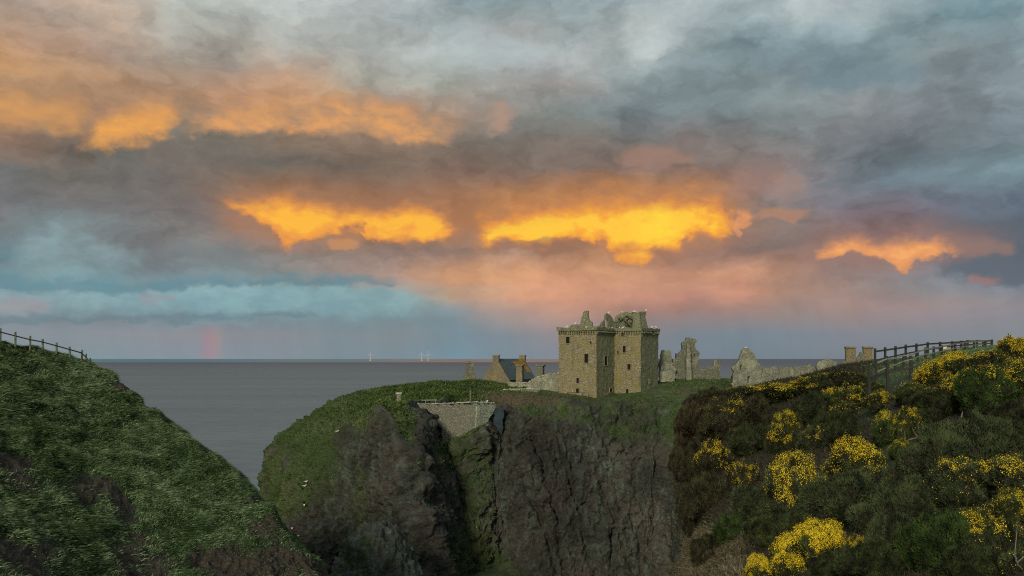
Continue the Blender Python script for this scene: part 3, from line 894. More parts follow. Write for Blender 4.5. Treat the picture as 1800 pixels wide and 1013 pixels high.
strata = fbm((crag @ np.array([[1, 0, .35], [0, 1, 0], [-.35, 0, 1]])) * np.array([0.12, 0.12, 0.9]), 3, 0.6, True)
keep_flat = np.maximum(sstep(crag[..., 1], 176, 184) * sstep(cpy, 760, 700), np.exp(-((cpx - 735) / 52) ** 4) * sstep(cpy, 735, 716))
def cellstep(p, size, seed):
    """random step per jittered 3-D cell: fractured blocks"""
    q = p / size
    i0 = np.floor(q).astype(np.int64)
    best = np.full(q.shape[:-1], 1e9)
    val = np.zeros(q.shape[:-1])
    for a in (-1, 0, 1):
        for b in (-1, 0, 1):
            for c in (-1, 0, 1):
                i = i0 + np.array([a, b, c])
                h = _perm[_perm[_perm[(i[..., 0] + seed) & 255] + (i[..., 1] & 255)] + (i[..., 2] & 255)]
                f = i + np.stack([_perm[h] / 255.0, _perm[h + 71] / 255.0, _perm[h + 153] / 255.0], -1)
                d = ((q - f) ** 2).sum(-1)
                m_ = d < best
                best[m_] = d[m_]
                val[m_] = (_perm[h + 37] / 255.0 - 0.5)[m_]
    return val


tilt = np.array([[1, 0, .25], [0, 1, 0], [-.25, 0, 1]])
wrp = crag + 0.5 * np.stack([fbm(crag * 0.5 + s, 2) for s in (1, 2, 3)], -1)
frac = 1.5 * cellstep(wrp @ tilt, np.array([2.6, 2.6, 4.6]), 3) + 0.75 * cellstep(wrp @ tilt, np.array([1.15, 1.15, 1.7]), 9)
mossy = green * front * (0.8 * fbm(crag * 0.55 + 120, 4, 0.6) + 1.5 * fbm(crag * np.array([0.26, 0.26, 0.10]) + 130, 4, 0.55, True) - 0.4 + 0.7 * frac)
amt = (1.7 * flute + 0.75 * lump + 0.22 * fine + 0.45 * strata - 1.5 * crk * np.clip(0.55 + 1.6 * fbm(crag * 0.2 + 80, 3), 0, 1.3) - 2.6 * cave + 0.6 * blocky + frac * np.clip(0.6 + 1.1 * fbm(crag * 0.09 + 140, 3), 0.15, 1.1)) * (0.30 + 0.70 * np.maximum(rock, 0.5 * sstep(steep, .3, .6))) * (1 - 0.85 * keep_flat) + 0.16 * fine + mossy
ends = sstep(np.arange(NR)[:, None] / NR, 0, 0.05)
crag = crag + cn * (amt * ends)[..., None]
cn2 = normals(crag)
me = np_mesh('castle_rock', crag.reshape(-1, 3), grid_faces(NR, NC))
set_attr(me, 'rock', rock)
set_attr(me, 'dirt', dirt)
set_attr(me, 'dry', np.clip(fbm(crag * 0.09 + 70, 3) + 0.15, 0, 1) * 0.7)
tag(link('headland', me, M_CASTLE), 'tall rocky headland of brown cliff with a green turf top', kind='structure')

# height look-up over the headland top
_sel = (cpx > 560) & (cpx < 1650) & (crag[..., 1] > 150) & (np.abs(cn2[..., 2]) > 0.35)
_cx, _cy, _cz = crag[_sel][::3].T


def crag_z(x, y):
    d = (_cx - x) ** 2 + (_cy - y) ** 2
    k = np.argpartition(d, 6)[:6]
    return float(np.mean(_cz[k]))


def crag_front(px, py, lo=100, hi=185):
    """first point of the headland seen at a photo position"""
    a, b = pix(crag)
    m = (np.abs(a - px) < 3.5) & (np.abs(b - py) < 3.5) & (crag[..., 1] > 100)
    if not m.any():
        return P(px, py, 165)
    pts = crag[m]
    return Vector(pts[np.argmin(pts[:, 1])])


topw = ((cpx > 440) & (cpx < 1480) & (cpy < 1030) & (np.arange(NR)[:, None] / (NR - 1) < 0.80)).astype(float) * (1 - np.clip(rock * 1.25, 0, 1)) * (1 - 0.7 * dirt)
near_keep = ((crag[..., 0] > 9) & (crag[..., 0] < 36) & (crag[..., 1] > 182)).astype(float)
topw = topw * (1 - near_keep)
pos, nr_, r_, q_ = sample_grid(crag, cn2, topw, 170000)
tall = np.clip(1.0 + 0.8 * fbm(pos * 0.3, 3), 0.5, 1.8)
big = np.exp(-((cpx[r_, q_] - 740) / 150) ** 4) * sstep(nr_[:, 2], 0.4, 0.8)
blades('turf', pos, nr_, (0.36 + 0.42 * big) * tall, 0.15 + 0.08 * big, M_BLADE2, 'coarse green herbage on the headland top and ledges', lean=(0.2, -0.2, 0.0), spread=0.8, seg=False)

# mossy knob at the foot of the buttress
cen = P(662, 972, 122)
u, v = np.meshgrid(np.linspace(0, 2 * np.pi, 160), np.linspace(0, np.pi * 0.92, 110))
dirs = np.stack([np.sin(v) * np.cos(u), np.sin(v) * np.sin(u), np.cos(v)], -1)
rad = np.array([6.2, 6.5, 14.0])
kn = dirs * rad
kn = kn + dirs * (2.0 * fbm(dirs * 2.3 + 4, 4, 0.6, True) + 0.8 * fbm(kn * 0.5, 4, 0.6) + 0.35 * fbm(kn * 1.6, 3))[..., None]
kn = kn + np.array(cen) + np.array([0, 0, -10.4])
knn = -normals(kn)
me = np_mesh('rock', kn.reshape(-1, 3), grid_faces(*kn.shape[:2])[:, ::-1])
set_attr(me, 'rock', np.clip(0.75 + 0.9 * fbm(kn * 0.3, 4), 0, 1))
set_attr(me, 'dirt', np.zeros(kn.shape[:2]))
set_attr(me, 'dry', np.zeros(kn.shape[:2]))
M_KNOB = terrain_mat('lichened rock', (0.085, 0.098, 0.080), (0.055, 0.064, 0.054), (0.12, 0.145, 0.115), (0.026, 0.05, 0.015), (0.045, 0.07, 0.022), (0.075, 0.10, 0.04), (0.05, 0.04, 0.03), (0.07, 0.06, 0.05), 1.0)
tag(link('rock_stack', me, M_KNOB), 'rounded mossy rock knob standing below the cliff buttress', 'rock')

# ravine floor between hill and headland
ctrl = [[P(px, py, D) for px in (300, 480, 560, 620, 700, 800, 900, 1000, 1150)] for py, D in ((1500, 70), (1260, 95), (1120, 112), (1075, 128), (1035, 145), (1000, 168))]
for c in range(9):
    if c > 6:
        for rr in (2, 3, 4):
            ctrl[rr][c].z -= 7
    ctrl[3][c].z += (-8, -6, 3.5, 1.5, -1, 1.5, 3, 2, 1)[c]
    ctrl[5][c].z += (-26, -20, 0, 2, 2, 3, 4, 3, 3)[c]
rav = net(ctrl, 120, 200)
rav = rav + np.array([0, 0, 1.0]) * (2.2 * fbm(rav * 0.12, 5) + 0.8 * fbm(rav * 0.5, 4))[..., None]
me = np_mesh('ravine', rav.reshape(-1, 3), grid_faces(120, 200))
for a in ('rock', 'dirt', 'dry'):
    set_attr(me, a, np.full(rav.shape[:2], {'rock': 0.38, 'dirt': 0.15, 'dry': 0.2}[a]))
tag(link('ravine_ground', me, M_CASTLE), 'rough grass floor of the ravine below the cliffs', kind='structure')

# ================================================================== setting: gorse slope on the right
SD = [0.5, 3, 10, 20, 30, 40, 50, 60, 70, 80, 95, 110, 130, 150]
ST = {
 -900: [1.9, 6, 14, 26, 38, 48, 52, 54, 56, 57, 57, 57, 57, 57],
 300: [1.8, 4, 10, 18, 26, 33, 40, 46, 50, 53, 55, 56, 57, 57],
 800: [1.75, 2.9, 7, 13.5, 20, 26, 31, 35, 38, 40, 42, 44, 46, 50],
 1000: [1.7, 2.7, 6, 11.5, 17, 22, 26, 29, 31, 33, 35, 37, 40, 48],
 1110: [1.7, 2.6, 5.4, 9.8, 14, 18, 21, 24, 26, 28, 29, 32, 38, 46],
 1160: [1.7, 2.5, 5.1, 8.4, 11, 15.5, 21, 26, 31, 35, 38, 42, 47, 52],
 1186: [1.7, 2.45, 5, 8, 9.8, 12.4, 16.5, 23, 28, 30, 31, 34, 42, 50],
 1200: [1.7, 2.4, 4.9, 7.8, 9.7, 11.7, 14.8, 18, 20, 18, 10.5, 8.5, 16, 40],
 1240: [1.7, 2.3, 4.8, 7.8, 9.8, 11.6, 13.3, 13.6, 12, 9, 5.8, 5.0, 10, 36],
 1300: [1.7, 2.3, 4.6, 7.5, 9.6, 10.8, 11.2, 11, 9.6, 7.6, 5.0, 4.4, 8, 34],
 1400: [1.7, 2.2, 4.3, 6.8, 8.4, 9.0, 9.0, 8.4, 7.2, 5.7, 3.6, 2.9, 6, 32],
 1500: [1.7, 2.1, 4.1, 6.3, 7.6, 7.9, 7.6, 6.8, 5.5, 4.0, 1.8, 0.9, 4, 30],
 1600: [1.7, 2.0, 3.9, 6.0, 7.0, 6.9, 5.8, 3.6, 1.35, 0.8, 0.2, 0.0, 4, 30],
 1700: [1.7, 2.0, 3.7, 5.6, 6.2, 5.6, 4.0, 1.8, 0.2, -0.4, -1.0, -1.2, 3, 28],
 1800: [1.7, 1.9, 3.5, 5.2, 5.4, 4.2, 2.2, 0.3, -0.7, -1.2, -1.6, -1.6, 3, 28],
 2000: [1.7, 1.8, 3, 4, 4, 2.5, .5, -.8, -1.5, -2, -2, -2, 3, 28],
 2500: [1.7, 1.7, 2, 2, 1.5, 0, -1, -2, -2.5, -3, -3, -3, 3, 28],
 3600: [1.7, 1.6, 1, 0, -1, -2, -2, -3, -3, -3, -3, -3, 3, 28],
}
SPX = sorted(ST)
ctrl = [[Vector(((px - 900) / F * D, D, max(EYE - ST[px][i], 0.3))) for px in SPX] for i, D in enumerate(SD)]
NR, NC = 300, 420
slope = net(ctrl, NR, NC)
sn = normals(slope)
spx, spy = pix(slope)
farw = sstep(slope[..., 1], 8, 25)
slope = slope + np.array([0, 0, 1.0]) * ((0.35 * fbm(slope * 0.2, 4) + 0.12 * fbm(slope * 0.9, 3)) * farw * (1 - 0.75 * sstep(slope[..., 1], 58, 66) * sstep(spx, 1500, 1560)))[..., None]
edge_w = np.exp(-((spx - 1188) / 30) ** 4) * sstep(slope[..., 1], 40, 70)
slope[..., 0] += edge_w * (2.2 * fbm(slope * np.array([0.0, 0.25, 0.25]) + 7, 4, 0.6))
sn = normals(slope)
me = np_mesh('slope', slope.reshape(-1, 3), grid_faces(NR, NC))
s_grass = np.clip(sstep(spx, 1480, 1560) * sstep(slope[..., 1], 62, 68) + np.exp(-((spx - 1562) / 26) ** 2 - ((spy - 800) / 30) ** 2)
                  + np.exp(-((spx - 1400) / 30) ** 2 - ((spy - 912) / 16) ** 2) + np.exp(-((spx - 1235) / 70) ** 2 - ((spy - 985) / 40) ** 2), 0, 1)
set_attr(me, 'dirt', np.clip(1 - s_grass * 1.3, 0, 1) * sstep(spx, 1185, 1225))
set_attr(me, 'rock', sstep(-spx, -1215, -1185))
set_attr(me, 'dry', np.exp(-((spx - 1240) / 80) ** 2 - ((spy - 985) / 45) ** 2))
tag(link('slope_ground', me, M_SLOPE), 'steep bank of dark soil and turf under the gorse', kind='structure')

_flatS = slope.reshape(-1, 3)


def slope_z(x, y):
    d = (_flatS[:, 0] - x) ** 2 + (_flatS[:, 1] - y) ** 2
    k = np.argpartition(d, 4)[:4]
    w = 1 / (d[k] + 1e-4)
    return float((w * _flatS[k, 2]).sum() / w.sum())


def slope_hit(px, py):
    """point of the slope on a sight line (nearest crossing)"""
    for D in np.arange(8, 122, 0.5):
        x = (px - 900) / F * D
        z = slope_z(x, D)
        if z >= EYE + (HOR - py) / F * D:
            return Vector((x, D, z))
    return Vector(((px - 900) / F * 108, 108, slope_z((px - 900) / F * 108, 108)))


# grass by the fences and pale dry tussocks low down
w1_ = (sstep(spx, 1470, 1540) * sstep(slope[..., 1], 62, 68) * (slope[..., 1] < 120) * (spx < 1900)).astype(float)
w1_ = w1_ + 0.5 * np.exp(-((spx - 1562) / 26) ** 2 - ((spy - 800) / 30) ** 2)
pos, nr_, r_, q_ = sample_grid(slope, sn, w1_, 26000)
blades('turf', pos, nr_, 0.22, 0.06, M_BLADE, 'short green turf along the fenced path', lean=(0.3, -0.1, 0), seg=False)
w2_ = np.exp(-((spx - 1235) / 62) ** 4 - ((spy - 985) / 45) ** 4) * (slope[..., 1] < 75)
pos, nr_, r_, q_ = sample_grid(slope, sn, w2_, 22000)
blades('dry_grass', pos, nr_, 0.6, 0.045, M_BLADE3, 'pale dry grass on the bank above the ravine', lean=(0.1, -0.3, 0), spread=0.8)
w3_ = ((spx > 1150) & (spx < 2300) & (spy < 1150) & (slope[..., 1] > 12) & (slope[..., 1] < 118)).astype(float) * (1 - np.clip(s_grass, 0, 1)) * (40 / np.maximum(slope[..., 1], 15)) ** 1.1
pos, nr_, r_, q_ = sample_grid(slope, sn, w3_, 160000)
blades('undergrowth', pos, nr_, 0.20 + 0.004 * pos[:, 1], 0.03 + 0.0008 * pos[:, 1], M_BLADE4, 'dark scrub and dead stems between the gorse bushes', lean=(0, -0.2, 0), spread=0.9, seg=False)

# ================================================================== gorse bushes
SHAPES = {}


def gorse_shape(k, n_sprig, fine=1.0):
    """leaf sprays of spiny shoots over a heap of lobes (unit radius), with blossom and a dark light-blocking core"""
    r = np.random.default_rng(100 + k)
    nl = 13 + k % 4
    lobes = [(np.array([0, 0, 0.42]), 0.58)]
    for i in range(nl):
        a = r.uniform(0, 2 * np.pi)
        d = r.uniform(0.25, 0.90)
        lobes.append((np.array([d * np.cos(a), d * np.sin(a), r.uniform(0.10, 0.85) * (1.05 - 0.5 * d)]), r.uniform(0.18, 0.40)))
    C = np.array([l[0] for l in lobes])
    Rr = np.array([l[1] for l in lobes])
    pr = Rr ** 2 / (Rr ** 2).sum()
    N = int(n_sprig * 2.2)
    j = r.choice(len(lobes), N, p=pr)
    d = r.normal(size=(N, 3))
    d /= np.linalg.norm(d, axis=1)[:, None]
    wob = 1 + 0.45 * fbm(d * 2.2 + j[:, None] * 3.1 + k, 3)
    p = C[j] + d * (Rr[j] * wob * r.uniform(0.80, 1.06, N) ** 0.7)[:, None]
    dist = np.linalg.norm(p[:, None, :] - C[None], axis=2) / Rr[None]
    dist[np.arange(N), j] = 9
    keep = (dist.min(axis=1) > 0.80) & (p[:, 2] > -0.12)
    gap = fbm(p * 3.2 + k * 7, 3)
    keep &= gap > -0.42
    p, d, gap = p[keep][:n_sprig], d[keep][:n_sprig], gap[keep][:n_sprig]
    N = len(p)
    V, T = [], []
    clump = 0.5 + 1.25 * fbm(p * 2.9 + 11 + k, 3)
    for s in range(3):
        dr = d * 0.75 + np.array([0, 0, 0.55]) + r.normal(0, 0.52, (N, 3))
        dr /= np.linalg.norm(dr, axis=1)[:, None]
        sd_ = np.cross(dr, r.normal(size=(N, 3)))
        sd_ /= np.linalg.norm(sd_, axis=1)[:, None]
        L = r.uniform(0.05, 0.17, N)[:, None] * fine
        w = r.uniform(0.008, 0.018, N)[:, None] * (fine * 0.5 + 0.5)
        V.append(np.stack([p - dr * L * 0.3 - sd_ * w, p - dr * L * 0.3 + sd_ * w, p + dr * L], 1))
        T.append(np.clip(clump + r.normal(0, 0.2, N), 0, 1))
    V = np.concatenate(V)
    T = np.concatenate(T)
    me = np_mesh('foliage', V.reshape(-1, 3), np.arange(len(V) * 3).reshape(-1, 3), False)
    set_attr(me, 'tint', np.repeat(T, 3))
    me.materials.append(M_GORSE)
    # solid dark core added to block light and darken the bush; bare stems
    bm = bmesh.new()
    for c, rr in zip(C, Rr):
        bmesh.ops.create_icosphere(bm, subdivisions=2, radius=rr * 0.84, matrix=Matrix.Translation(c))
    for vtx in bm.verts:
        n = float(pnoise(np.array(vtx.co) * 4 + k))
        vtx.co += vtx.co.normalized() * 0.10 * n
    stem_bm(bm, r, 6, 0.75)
    core = bpy.data.meshes.new('shade_core_stems')
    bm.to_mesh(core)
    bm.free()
    core.materials.append(M_CORE)
    fl = []
    for level in (1, 2, 3):
        pat = fbm(p * (2.6, 2.4, 2.0)[level - 1] + 60 + k * 5 + level * 9, 4, 0.65)
        up = d[:, 2] * 0.30 + p[:, 2] * 0.22 + 0.10 * (-d[:, 1])
        sel = pat + up > (0.64, 0.47, 0.29)[level - 1]
        sel |= (r.random(N) < (0.012, 0.03, 0.05)[level - 1]) & (p[:, 2] > 0.25)
        q, dd = p[sel], d[sel]
        M = len(q)
        reps = (4, 5, 5)[level - 1]
        q = np.repeat(q, reps, 0) + np.repeat(dd, reps, 0) * 0.05 + r.normal(0, 0.034, (M * reps, 3))
        n = np.repeat(dd, reps, 0) + r.normal(0, 0.6, (M * reps, 3))
        n /= np.linalg.norm(n, axis=1)[:, None] + 1e-9
        a = np.cross(n, r.normal(size=n.shape))
        a /= np.linalg.norm(a, axis=1)[:, None] + 1e-9
        b_ = np.cross(n, a)
        w = r.uniform(0.006, 0.0125, len(q))[:, None]
        Q = np.stack([q - a * w, q - b_ * w * 0.8, q + a * w, q + b_ * w * 1.3], 1)
        fm = np_mesh('blossom', Q.reshape(-1, 3), np.arange(len(Q) * 4).reshape(-1, 4), False)
        set_attr(fm, 'tint', np.repeat(np.clip(r.normal(0.5, 0.28, len(Q)) + 0.25 * n[:, 2], 0, 1), 4))
        fm.materials.append(M_FLOWER)
        fl.append(fm)
    return me, core, fl


def tube(bm, pts, rads, seg=6):
    rings = []
    for i, q in enumerate(pts):
        q = Vector(q)
        t = (Vector(pts[min(i + 1, len(pts) - 1)]) - Vector(pts[max(i - 1, 0)])).normalized()
        s = t.orthogonal().normalized()
        c = t.cross(s)
        rings.append([bm.verts.new(q + (s * math.cos(a) + c * math.sin(a)) * rads[i]) for a in (2 * math.pi * k / seg for k in range(seg))])
    for r0, r1 in zip(rings[:-1], rings[1:]):
        for k in range(seg):
            bm.faces.new((r0[k], r0[(k + 1) % seg], r1[(k + 1) % seg], r1[k]))
    bm.faces.new(rings[0][::-1])
    bm.faces.new(rings[-1])


def stem_bm(bm, r, n, reach):
    for i in range(n):
        a = r.uniform(0, 2 * np.pi)
        p = np.array([0, 0, -0.35])
        pts, rad = [p], [0.035]
        d = np.array([np.cos(a) * 0.7, np.sin(a) * 0.7, 0.75])
        for s in range(5):
            d = d + r.normal(0, 0.25, 3)
            d /= np.linalg.norm(d)
            p = p + d * reach / 5 * 1.3
            pts.append(p)
            rad.append(0.035 * (1 - (s + 1) / 6))
        tube(bm, pts, rad, 5)


def gorse(px, py, w, h, level, colour, label, group, k, big=False):
    """a bush whose middle stands at a photo position, sitting on the slope"""
    key = (k, big)
    if key not in SHAPES:
        SHAPES[key] = gorse_shape(k, 15000 if big else 6500, 0.55 if big else 0.8)
    fol, core, fl = SHAPES[key]
    q = slope_hit(px, py + h * 0.36)
    sc = w / 2 * q.y / F * 1.02
    zs = sc * (h / w) * (1.9 if big else 1.7)
    root = empty('gorse_bush', (q.x, q.y + sc * 0.35, slope_z(q.x, q.y + sc * 0.35) - 0.08 * zs))
    root.rotation_euler.z = (k * 1.3 + px * 0.37) % 6.28
    root.scale = (sc * 0.98, sc * 0.98, zs)
    tag(root, label, 'bush', group)
    o = bpy.data.objects.new('foliage', fol); COL.objects.link(o); o.parent = root
    o.color = (*colour, 1)
    o = bpy.data.objects.new('shade_core_stems', core); COL.objects.link(o); o.parent = root
    if level:
        o = bpy.data.objects.new('blossom', fl[level - 1]); COL.objects.link(o); o.parent = root
    return root


BROWN, RED, DARK, OLIVE, GREYG, GREEN = (0.026, 0.027, 0.012), (0.034, 0.029, 0.014), (0.019, 0.029, 0.009), (0.030, 0.044, 0.012), (0.035, 0.050, 0.021), (0.024, 0.048, 0.010)
B = [
 # skyline row
 (1255, 706, 96, 42, 0, BROWN, 'low brown gorse bush at the cliff end of the skyline, below the gabled ruin', 0, 0),
 (1310, 690, 90, 52, 1, BROWN, 'brown gorse bush below the low end of the long ruined wall', 0, 1),
 (1367, 684, 120, 52, 2, DARK, 'gorse bush strewn with yellow directly under the long ruined wall', 1, 2),
 (1426, 672, 96, 52, 2, DARK, 'flowering skyline gorse bush in front of the rounded wall stump', 1, 3),
 (1490, 662, 104, 50, 1, DARK, 'dark rounded gorse bush below the two square chimneys', 0, 4),
 (1536, 686, 70, 34, 1, OLIVE, 'gorse bush at the foot of the front fence, left post', 1, 5),
 (1500, 706, 104, 56, 2, OLIVE, 'gorse bush with a bright yellow band, second row under the chimneys', 1, 0),
 (1552, 706, 62, 36, 2, DARK, 'small yellow tipped gorse bush just below the front fence', 1, 1),
 (1612, 698, 80, 40, 1, OLIVE, 'olive gorse bush below the right post of the front fence', 0, 2),
 (1648, 652, 70, 60, 3, OLIVE, 'yellow gorse bush closing the right end of the front fence', 2, 3),
 (1688, 640, 96, 66, 3, OLIVE, 'orange yellow gorse bush under the far fence', 2, 4),
 (1742, 638, 104, 70, 2, DARK, 'dark topped gorse bush beside the last post of the far fence', 2, 5),
 (1786, 614, 74, 46, 3, OLIVE, 'gorse bush full of yellow at the highest point of the slope', 2, 0),
 (1700, 690, 92, 66, 2, DARK, 'gorse bush with yellow trailing down its left side', 1, 1),
 (1752, 690, 110, 84, 1, GREEN, 'large green gorse bush with few flowers below the yellow crest', 0, 2),
 (1800, 668, 80, 80, 2, OLIVE, 'flowering gorse bush at the right picture edge, below the crest', 1, 3),
 (1650, 715, 96, 56, 0, DARK, 'dark flowerless gorse bush above the bare grey branches', 0, 4),
 (1790, 740, 110, 70, 0, DARK, 'dark shaded gorse bush at the right edge above the grey green scrub', 0, 5),
 # left brown mass
 (1210, 768, 68, 76, 0, RED, 'reddish brown gorse bush hanging over the cliff edge', 3, 0),
 (1226, 736, 74, 60, 0, RED, 'upper reddish brown gorse bush next to the bare turf of the headland', 3, 1),
 (1270, 748, 100, 74, 1, BROWN, 'tall brown gorse bush with a single yellow speck near the cliff', 3, 2),
 (1326, 728, 90, 66, 0, BROWN, 'flowerless brown gorse bush in the second row, left of centre', 3, 3),
 (1222, 814, 60, 70, 0, BROWN, 'dark brown gorse bush low on the cliff edge', 3, 4),
 (1258, 812, 76, 62, 2, BROWN, 'brown gorse bush with one clear yellow patch on its crown', 1, 5),
 (1306, 842, 66, 58, 2, BROWN, 'brown gorse bush with scattered yellow beside the pale topped bush', 1, 0),
 (1246, 868, 84, 76, 0, BROWN, 'brown gorse bush over the ravine, above the dry grass', 3, 1),
 (1320, 776, 90, 60, 0, DARK, 'dark gorse bush in the middle of the brown mass', 3, 2),
 (1376, 776, 62, 58, 2, DARK, 'gorse bush with a small yellow crown left of the round flowering bush', 1, 3),
 (1392, 745, 60, 46, 2, OLIVE, 'small gorse bush with yellow dots, below the skyline row', 1, 4),
 (1440, 722, 92, 62, 0, DARK, 'dark flowerless gorse bush under the skyline row', 3, 5),
 (1474, 756, 100, 66, 0, DARK, 'dark gorse bush left of the round yellow speckled bush', 3, 0),
 (1440, 775, 66, 46, 1, GREYG, 'greyish gorse bush with thin yellow line on top', 0, 1),
 (1218, 858, 62, 66, 0, DARK, 'dark gorse bush clinging to the ravine edge halfway down', 3, 0),
 (1226, 908, 66, 64, 0, BROWN, 'brown gorse bush on the ravine edge above the dry grass', 3, 2),
 # middle
 (1561, 760, 60, 66, 2, GREEN, 'round green gorse bush evenly speckled with yellow', 2, 2),
 (1604, 745, 54, 56, 2, OLIVE, 'small loose gorse bush with pale yellow tips near the bare branches', 1, 3),
 (1505, 806, 112, 84, 3, OLIVE, 'broad gorse bush covered with yellow in the middle of the slope', 2, 4),
 (1408, 845, 112, 100, 3, GREYG, 'grey green gorse bush with a thick yellow crown', 2, 5),
 (1590, 792, 50, 36, 2, GREEN, 'little gorse bush with yellow tips by the bright green turf', 1, 0),
 (1546, 846, 96, 56, 1, GREYG, 'grey green bush sloping down beside the bright green turf', 0, 1),
 (1345, 885, 106, 64, 0, GREYG, 'low grey green bush below the pale topped flowering bush', 4, 2),
 (1290, 930, 90, 56, 0, GREEN, 'small dark green bush just above the dry grass', 4, 3),
 (1362, 936, 96, 54, 0, OLIVE, 'olive bush behind the heavy yellow bushes at the bottom', 4, 4),
 (1250, 966, 76, 60, 0, BROWN, 'small brown bush standing in the dry grass', 4, 5),
 # grey green right
 (1735, 782, 170, 96, 0, GREYG, 'wide grey green scrub bush below the right hand crest', 4, 0, True),
 (1672, 806, 176, 110, 0, GREYG, 'very wide grey green scrub bush in the middle right', 4, 1, True),
 (1790, 842, 130, 80, 2, GREYG, 'grey green bush at the right edge with two yellow patches', 1, 2),
 (1696, 862, 150, 84, 1, GREYG, 'grey green bush with one small yellow tuft', 0, 3, True),
 (1604, 890, 150, 100, 0, GREYG, 'large grey green bush right of the bottom yellow bushes', 4, 4, True),
 (1505, 892, 176, 100, 0, GREYG, 'large dark grey green bush above the bottom yellow bushes', 4, 5, True),
 (1440, 915, 96, 60, 0, OLIVE, 'olive bush wedged above the leftmost heavy yellow crown', 4, 0),
 (1790, 900, 96, 70, 2, OLIVE, 'bush at the right edge with a yellow spray on top', 1, 1),
 (1722, 932, 120, 76, 2, OLIVE, 'bush with a short row of yellow on its crown, low right', 1, 2),
 (1665, 958, 160, 100, 0, GREEN, 'broad green bush with a paler rounded top at the bottom right', 4, 3, True),
 (1592, 958, 110, 96, 0, GREYG, 'upright grey green bush left of the broad green bush', 4, 4, True),
 (1776, 970, 130, 96, 1, GREYG, 'grey bush filling the bottom right corner with a yellow fleck', 4, 5, True),
 (1715, 1002, 130, 70, 0, DARK, 'dark bush at the bottom edge near the right corner', 4, 0, True),
 (1545, 1000, 130, 70, 0, DARK, 'dark bush at the bottom edge beside the small yellow bush', 4, 1, True),
 # bottom yellow group
 (1438, 962, 96, 76, 3, OLIVE, 'tallest of the three heavy yellow gorse bushes at the bottom', 2, 2, True),
 (1390, 990, 96, 76, 3, OLIVE, 'middle heavy yellow gorse bush at the bottom edge', 2, 3, True),
 (1336, 1004, 60, 44, 3, OLIVE, 'lowest and leftmost heavy yellow gorse bush', 2, 4, True),
 (1511, 968, 52, 46, 2, OLIVE, 'small yellow gorse bush alone right of the heavy yellow trio', 2, 5),
 (1470, 1010, 96, 50, 0, DARK, 'dark bush under the tallest heavy yellow bush', 4, 1, True),
]
GRP = ['sparsely flowering gorse on the slope', 'partly flowering gorse on the slope', 'heavily flowering gorse bushes', 'brown gorse mass by the cliff', 'grey green scrub low on the slope']
for row in B:
    px, py, w, h, lv, colr, lab, g, k = row[:9]
    if 1240 < px < 1500 and py < 700:      # crest by the long wall stays low
        py, h = py + 9, h * 0.66
    if 1640 < px < 1770 and py < 660:
        py, h = py + 6, h * 0.8
    gorse(px, py, w, h, lv, colr, lab, GRP[g], k, len(row) > 9)

# bare branches among the scrub, right
def bare_branch(pts, rad, label):
    bm = bmesh.new()
    V3 = []
    for px, py in pts:
        q = slope_hit(px, py + 16)
        V3.append(P(px, py, q.y - 1.2))
    # smooth the run
    A = np.array([list(v) for v in V3])
    A = cr_matrix(len(pts) * 4, len(pts)) @ A
    A += 0.05 * np.stack([pnoise(A * 2 + s) for s in (0, 9, 19)], -1)
    tube(bm, A, np.linspace(rad, rad * 0.35, len(A)), 6)
    r = np.random.default_rng(int(pts[0][0]))
    for i in range(2, len(A) - 2, 3):
        d = r.normal(size=3) * (1, .5, 1)
        d[2] = abs(d[2]) + .3
        d /= np.linalg.norm(d)
        T = [A[i] + d * s * 0.5 + np.array([0, 0, 0.1]) * s * s for s in (0, .4, .8, 1.2)]
        tube(bm, T, [rad * .5, rad * .4, rad * .3, rad * .15], 5)
    me = bpy.data.meshes.new('branch')
    bm.to_mesh(me)
    bm.free()
    tag(link('bare_branch', me, M_WOOD), label, 'branch', 'bare gorse branches')


bare_branch([(1580, 782), (1612, 770), (1640, 776), (1668, 762), (1690, 748)], 0.055, 'long bare grey branch lying across the scrub below the dark bush')
bare_branch([(1684, 770), (1682, 756), (1686, 746), (1690, 740)], 0.16, 'thick pale bare gorse stump standing upright among the scrub')
bare_branch([(1700, 735), (1718, 748), (1712, 757), (1730, 765)], 0.05, 'forked bare twig right of the pale stump')
bare_branch([(1775, 965), (1784, 980), (1796, 1000)], 0.03, 'thin bare twig leaning in the bottom right corner')

# ================================================================== fences
def box_into(bm, a, b, w, h):
    """bar from a to b, w across and h high"""
    a, b = Vector(a), Vector(b)
    t = (b - a).normalized()
    up = Vector((0, 0, 1)) if abs(t.z) < 0.9 else Vector((0, 1, 0))
    s = t.cross(up).normalized()
    u = s.cross(t).normalized()
    vs = []
    for q in (a, b):
        for i, j in ((-1, -1), (1, -1), (1, 1), (-1, 1)):
            vs.append(bm.verts.new(q + s * w / 2 * i + u * h / 2 * j))
    for f in ((3, 2, 1, 0), (4, 5, 6, 7), (0, 1, 5, 4), (1, 2, 6, 5), (2, 3, 7, 6), (3, 0, 4, 7)):
        bm.faces.new([vs[i] for i in f])


def bm_obj(name, bm, m, parent=None, bevel=0.0):
    if bevel:
        bmesh.ops.bevel(bm, geom=bm.edges[:], offset=bevel, segments=1, affect='EDGES')
    bmesh.ops.recalc_face_normals(bm, faces=bm.faces[:])
    me = bpy.data.meshes.new(name)
    bm.to_mesh(me)
    bm.free()
    return link(name, me, m, parent)


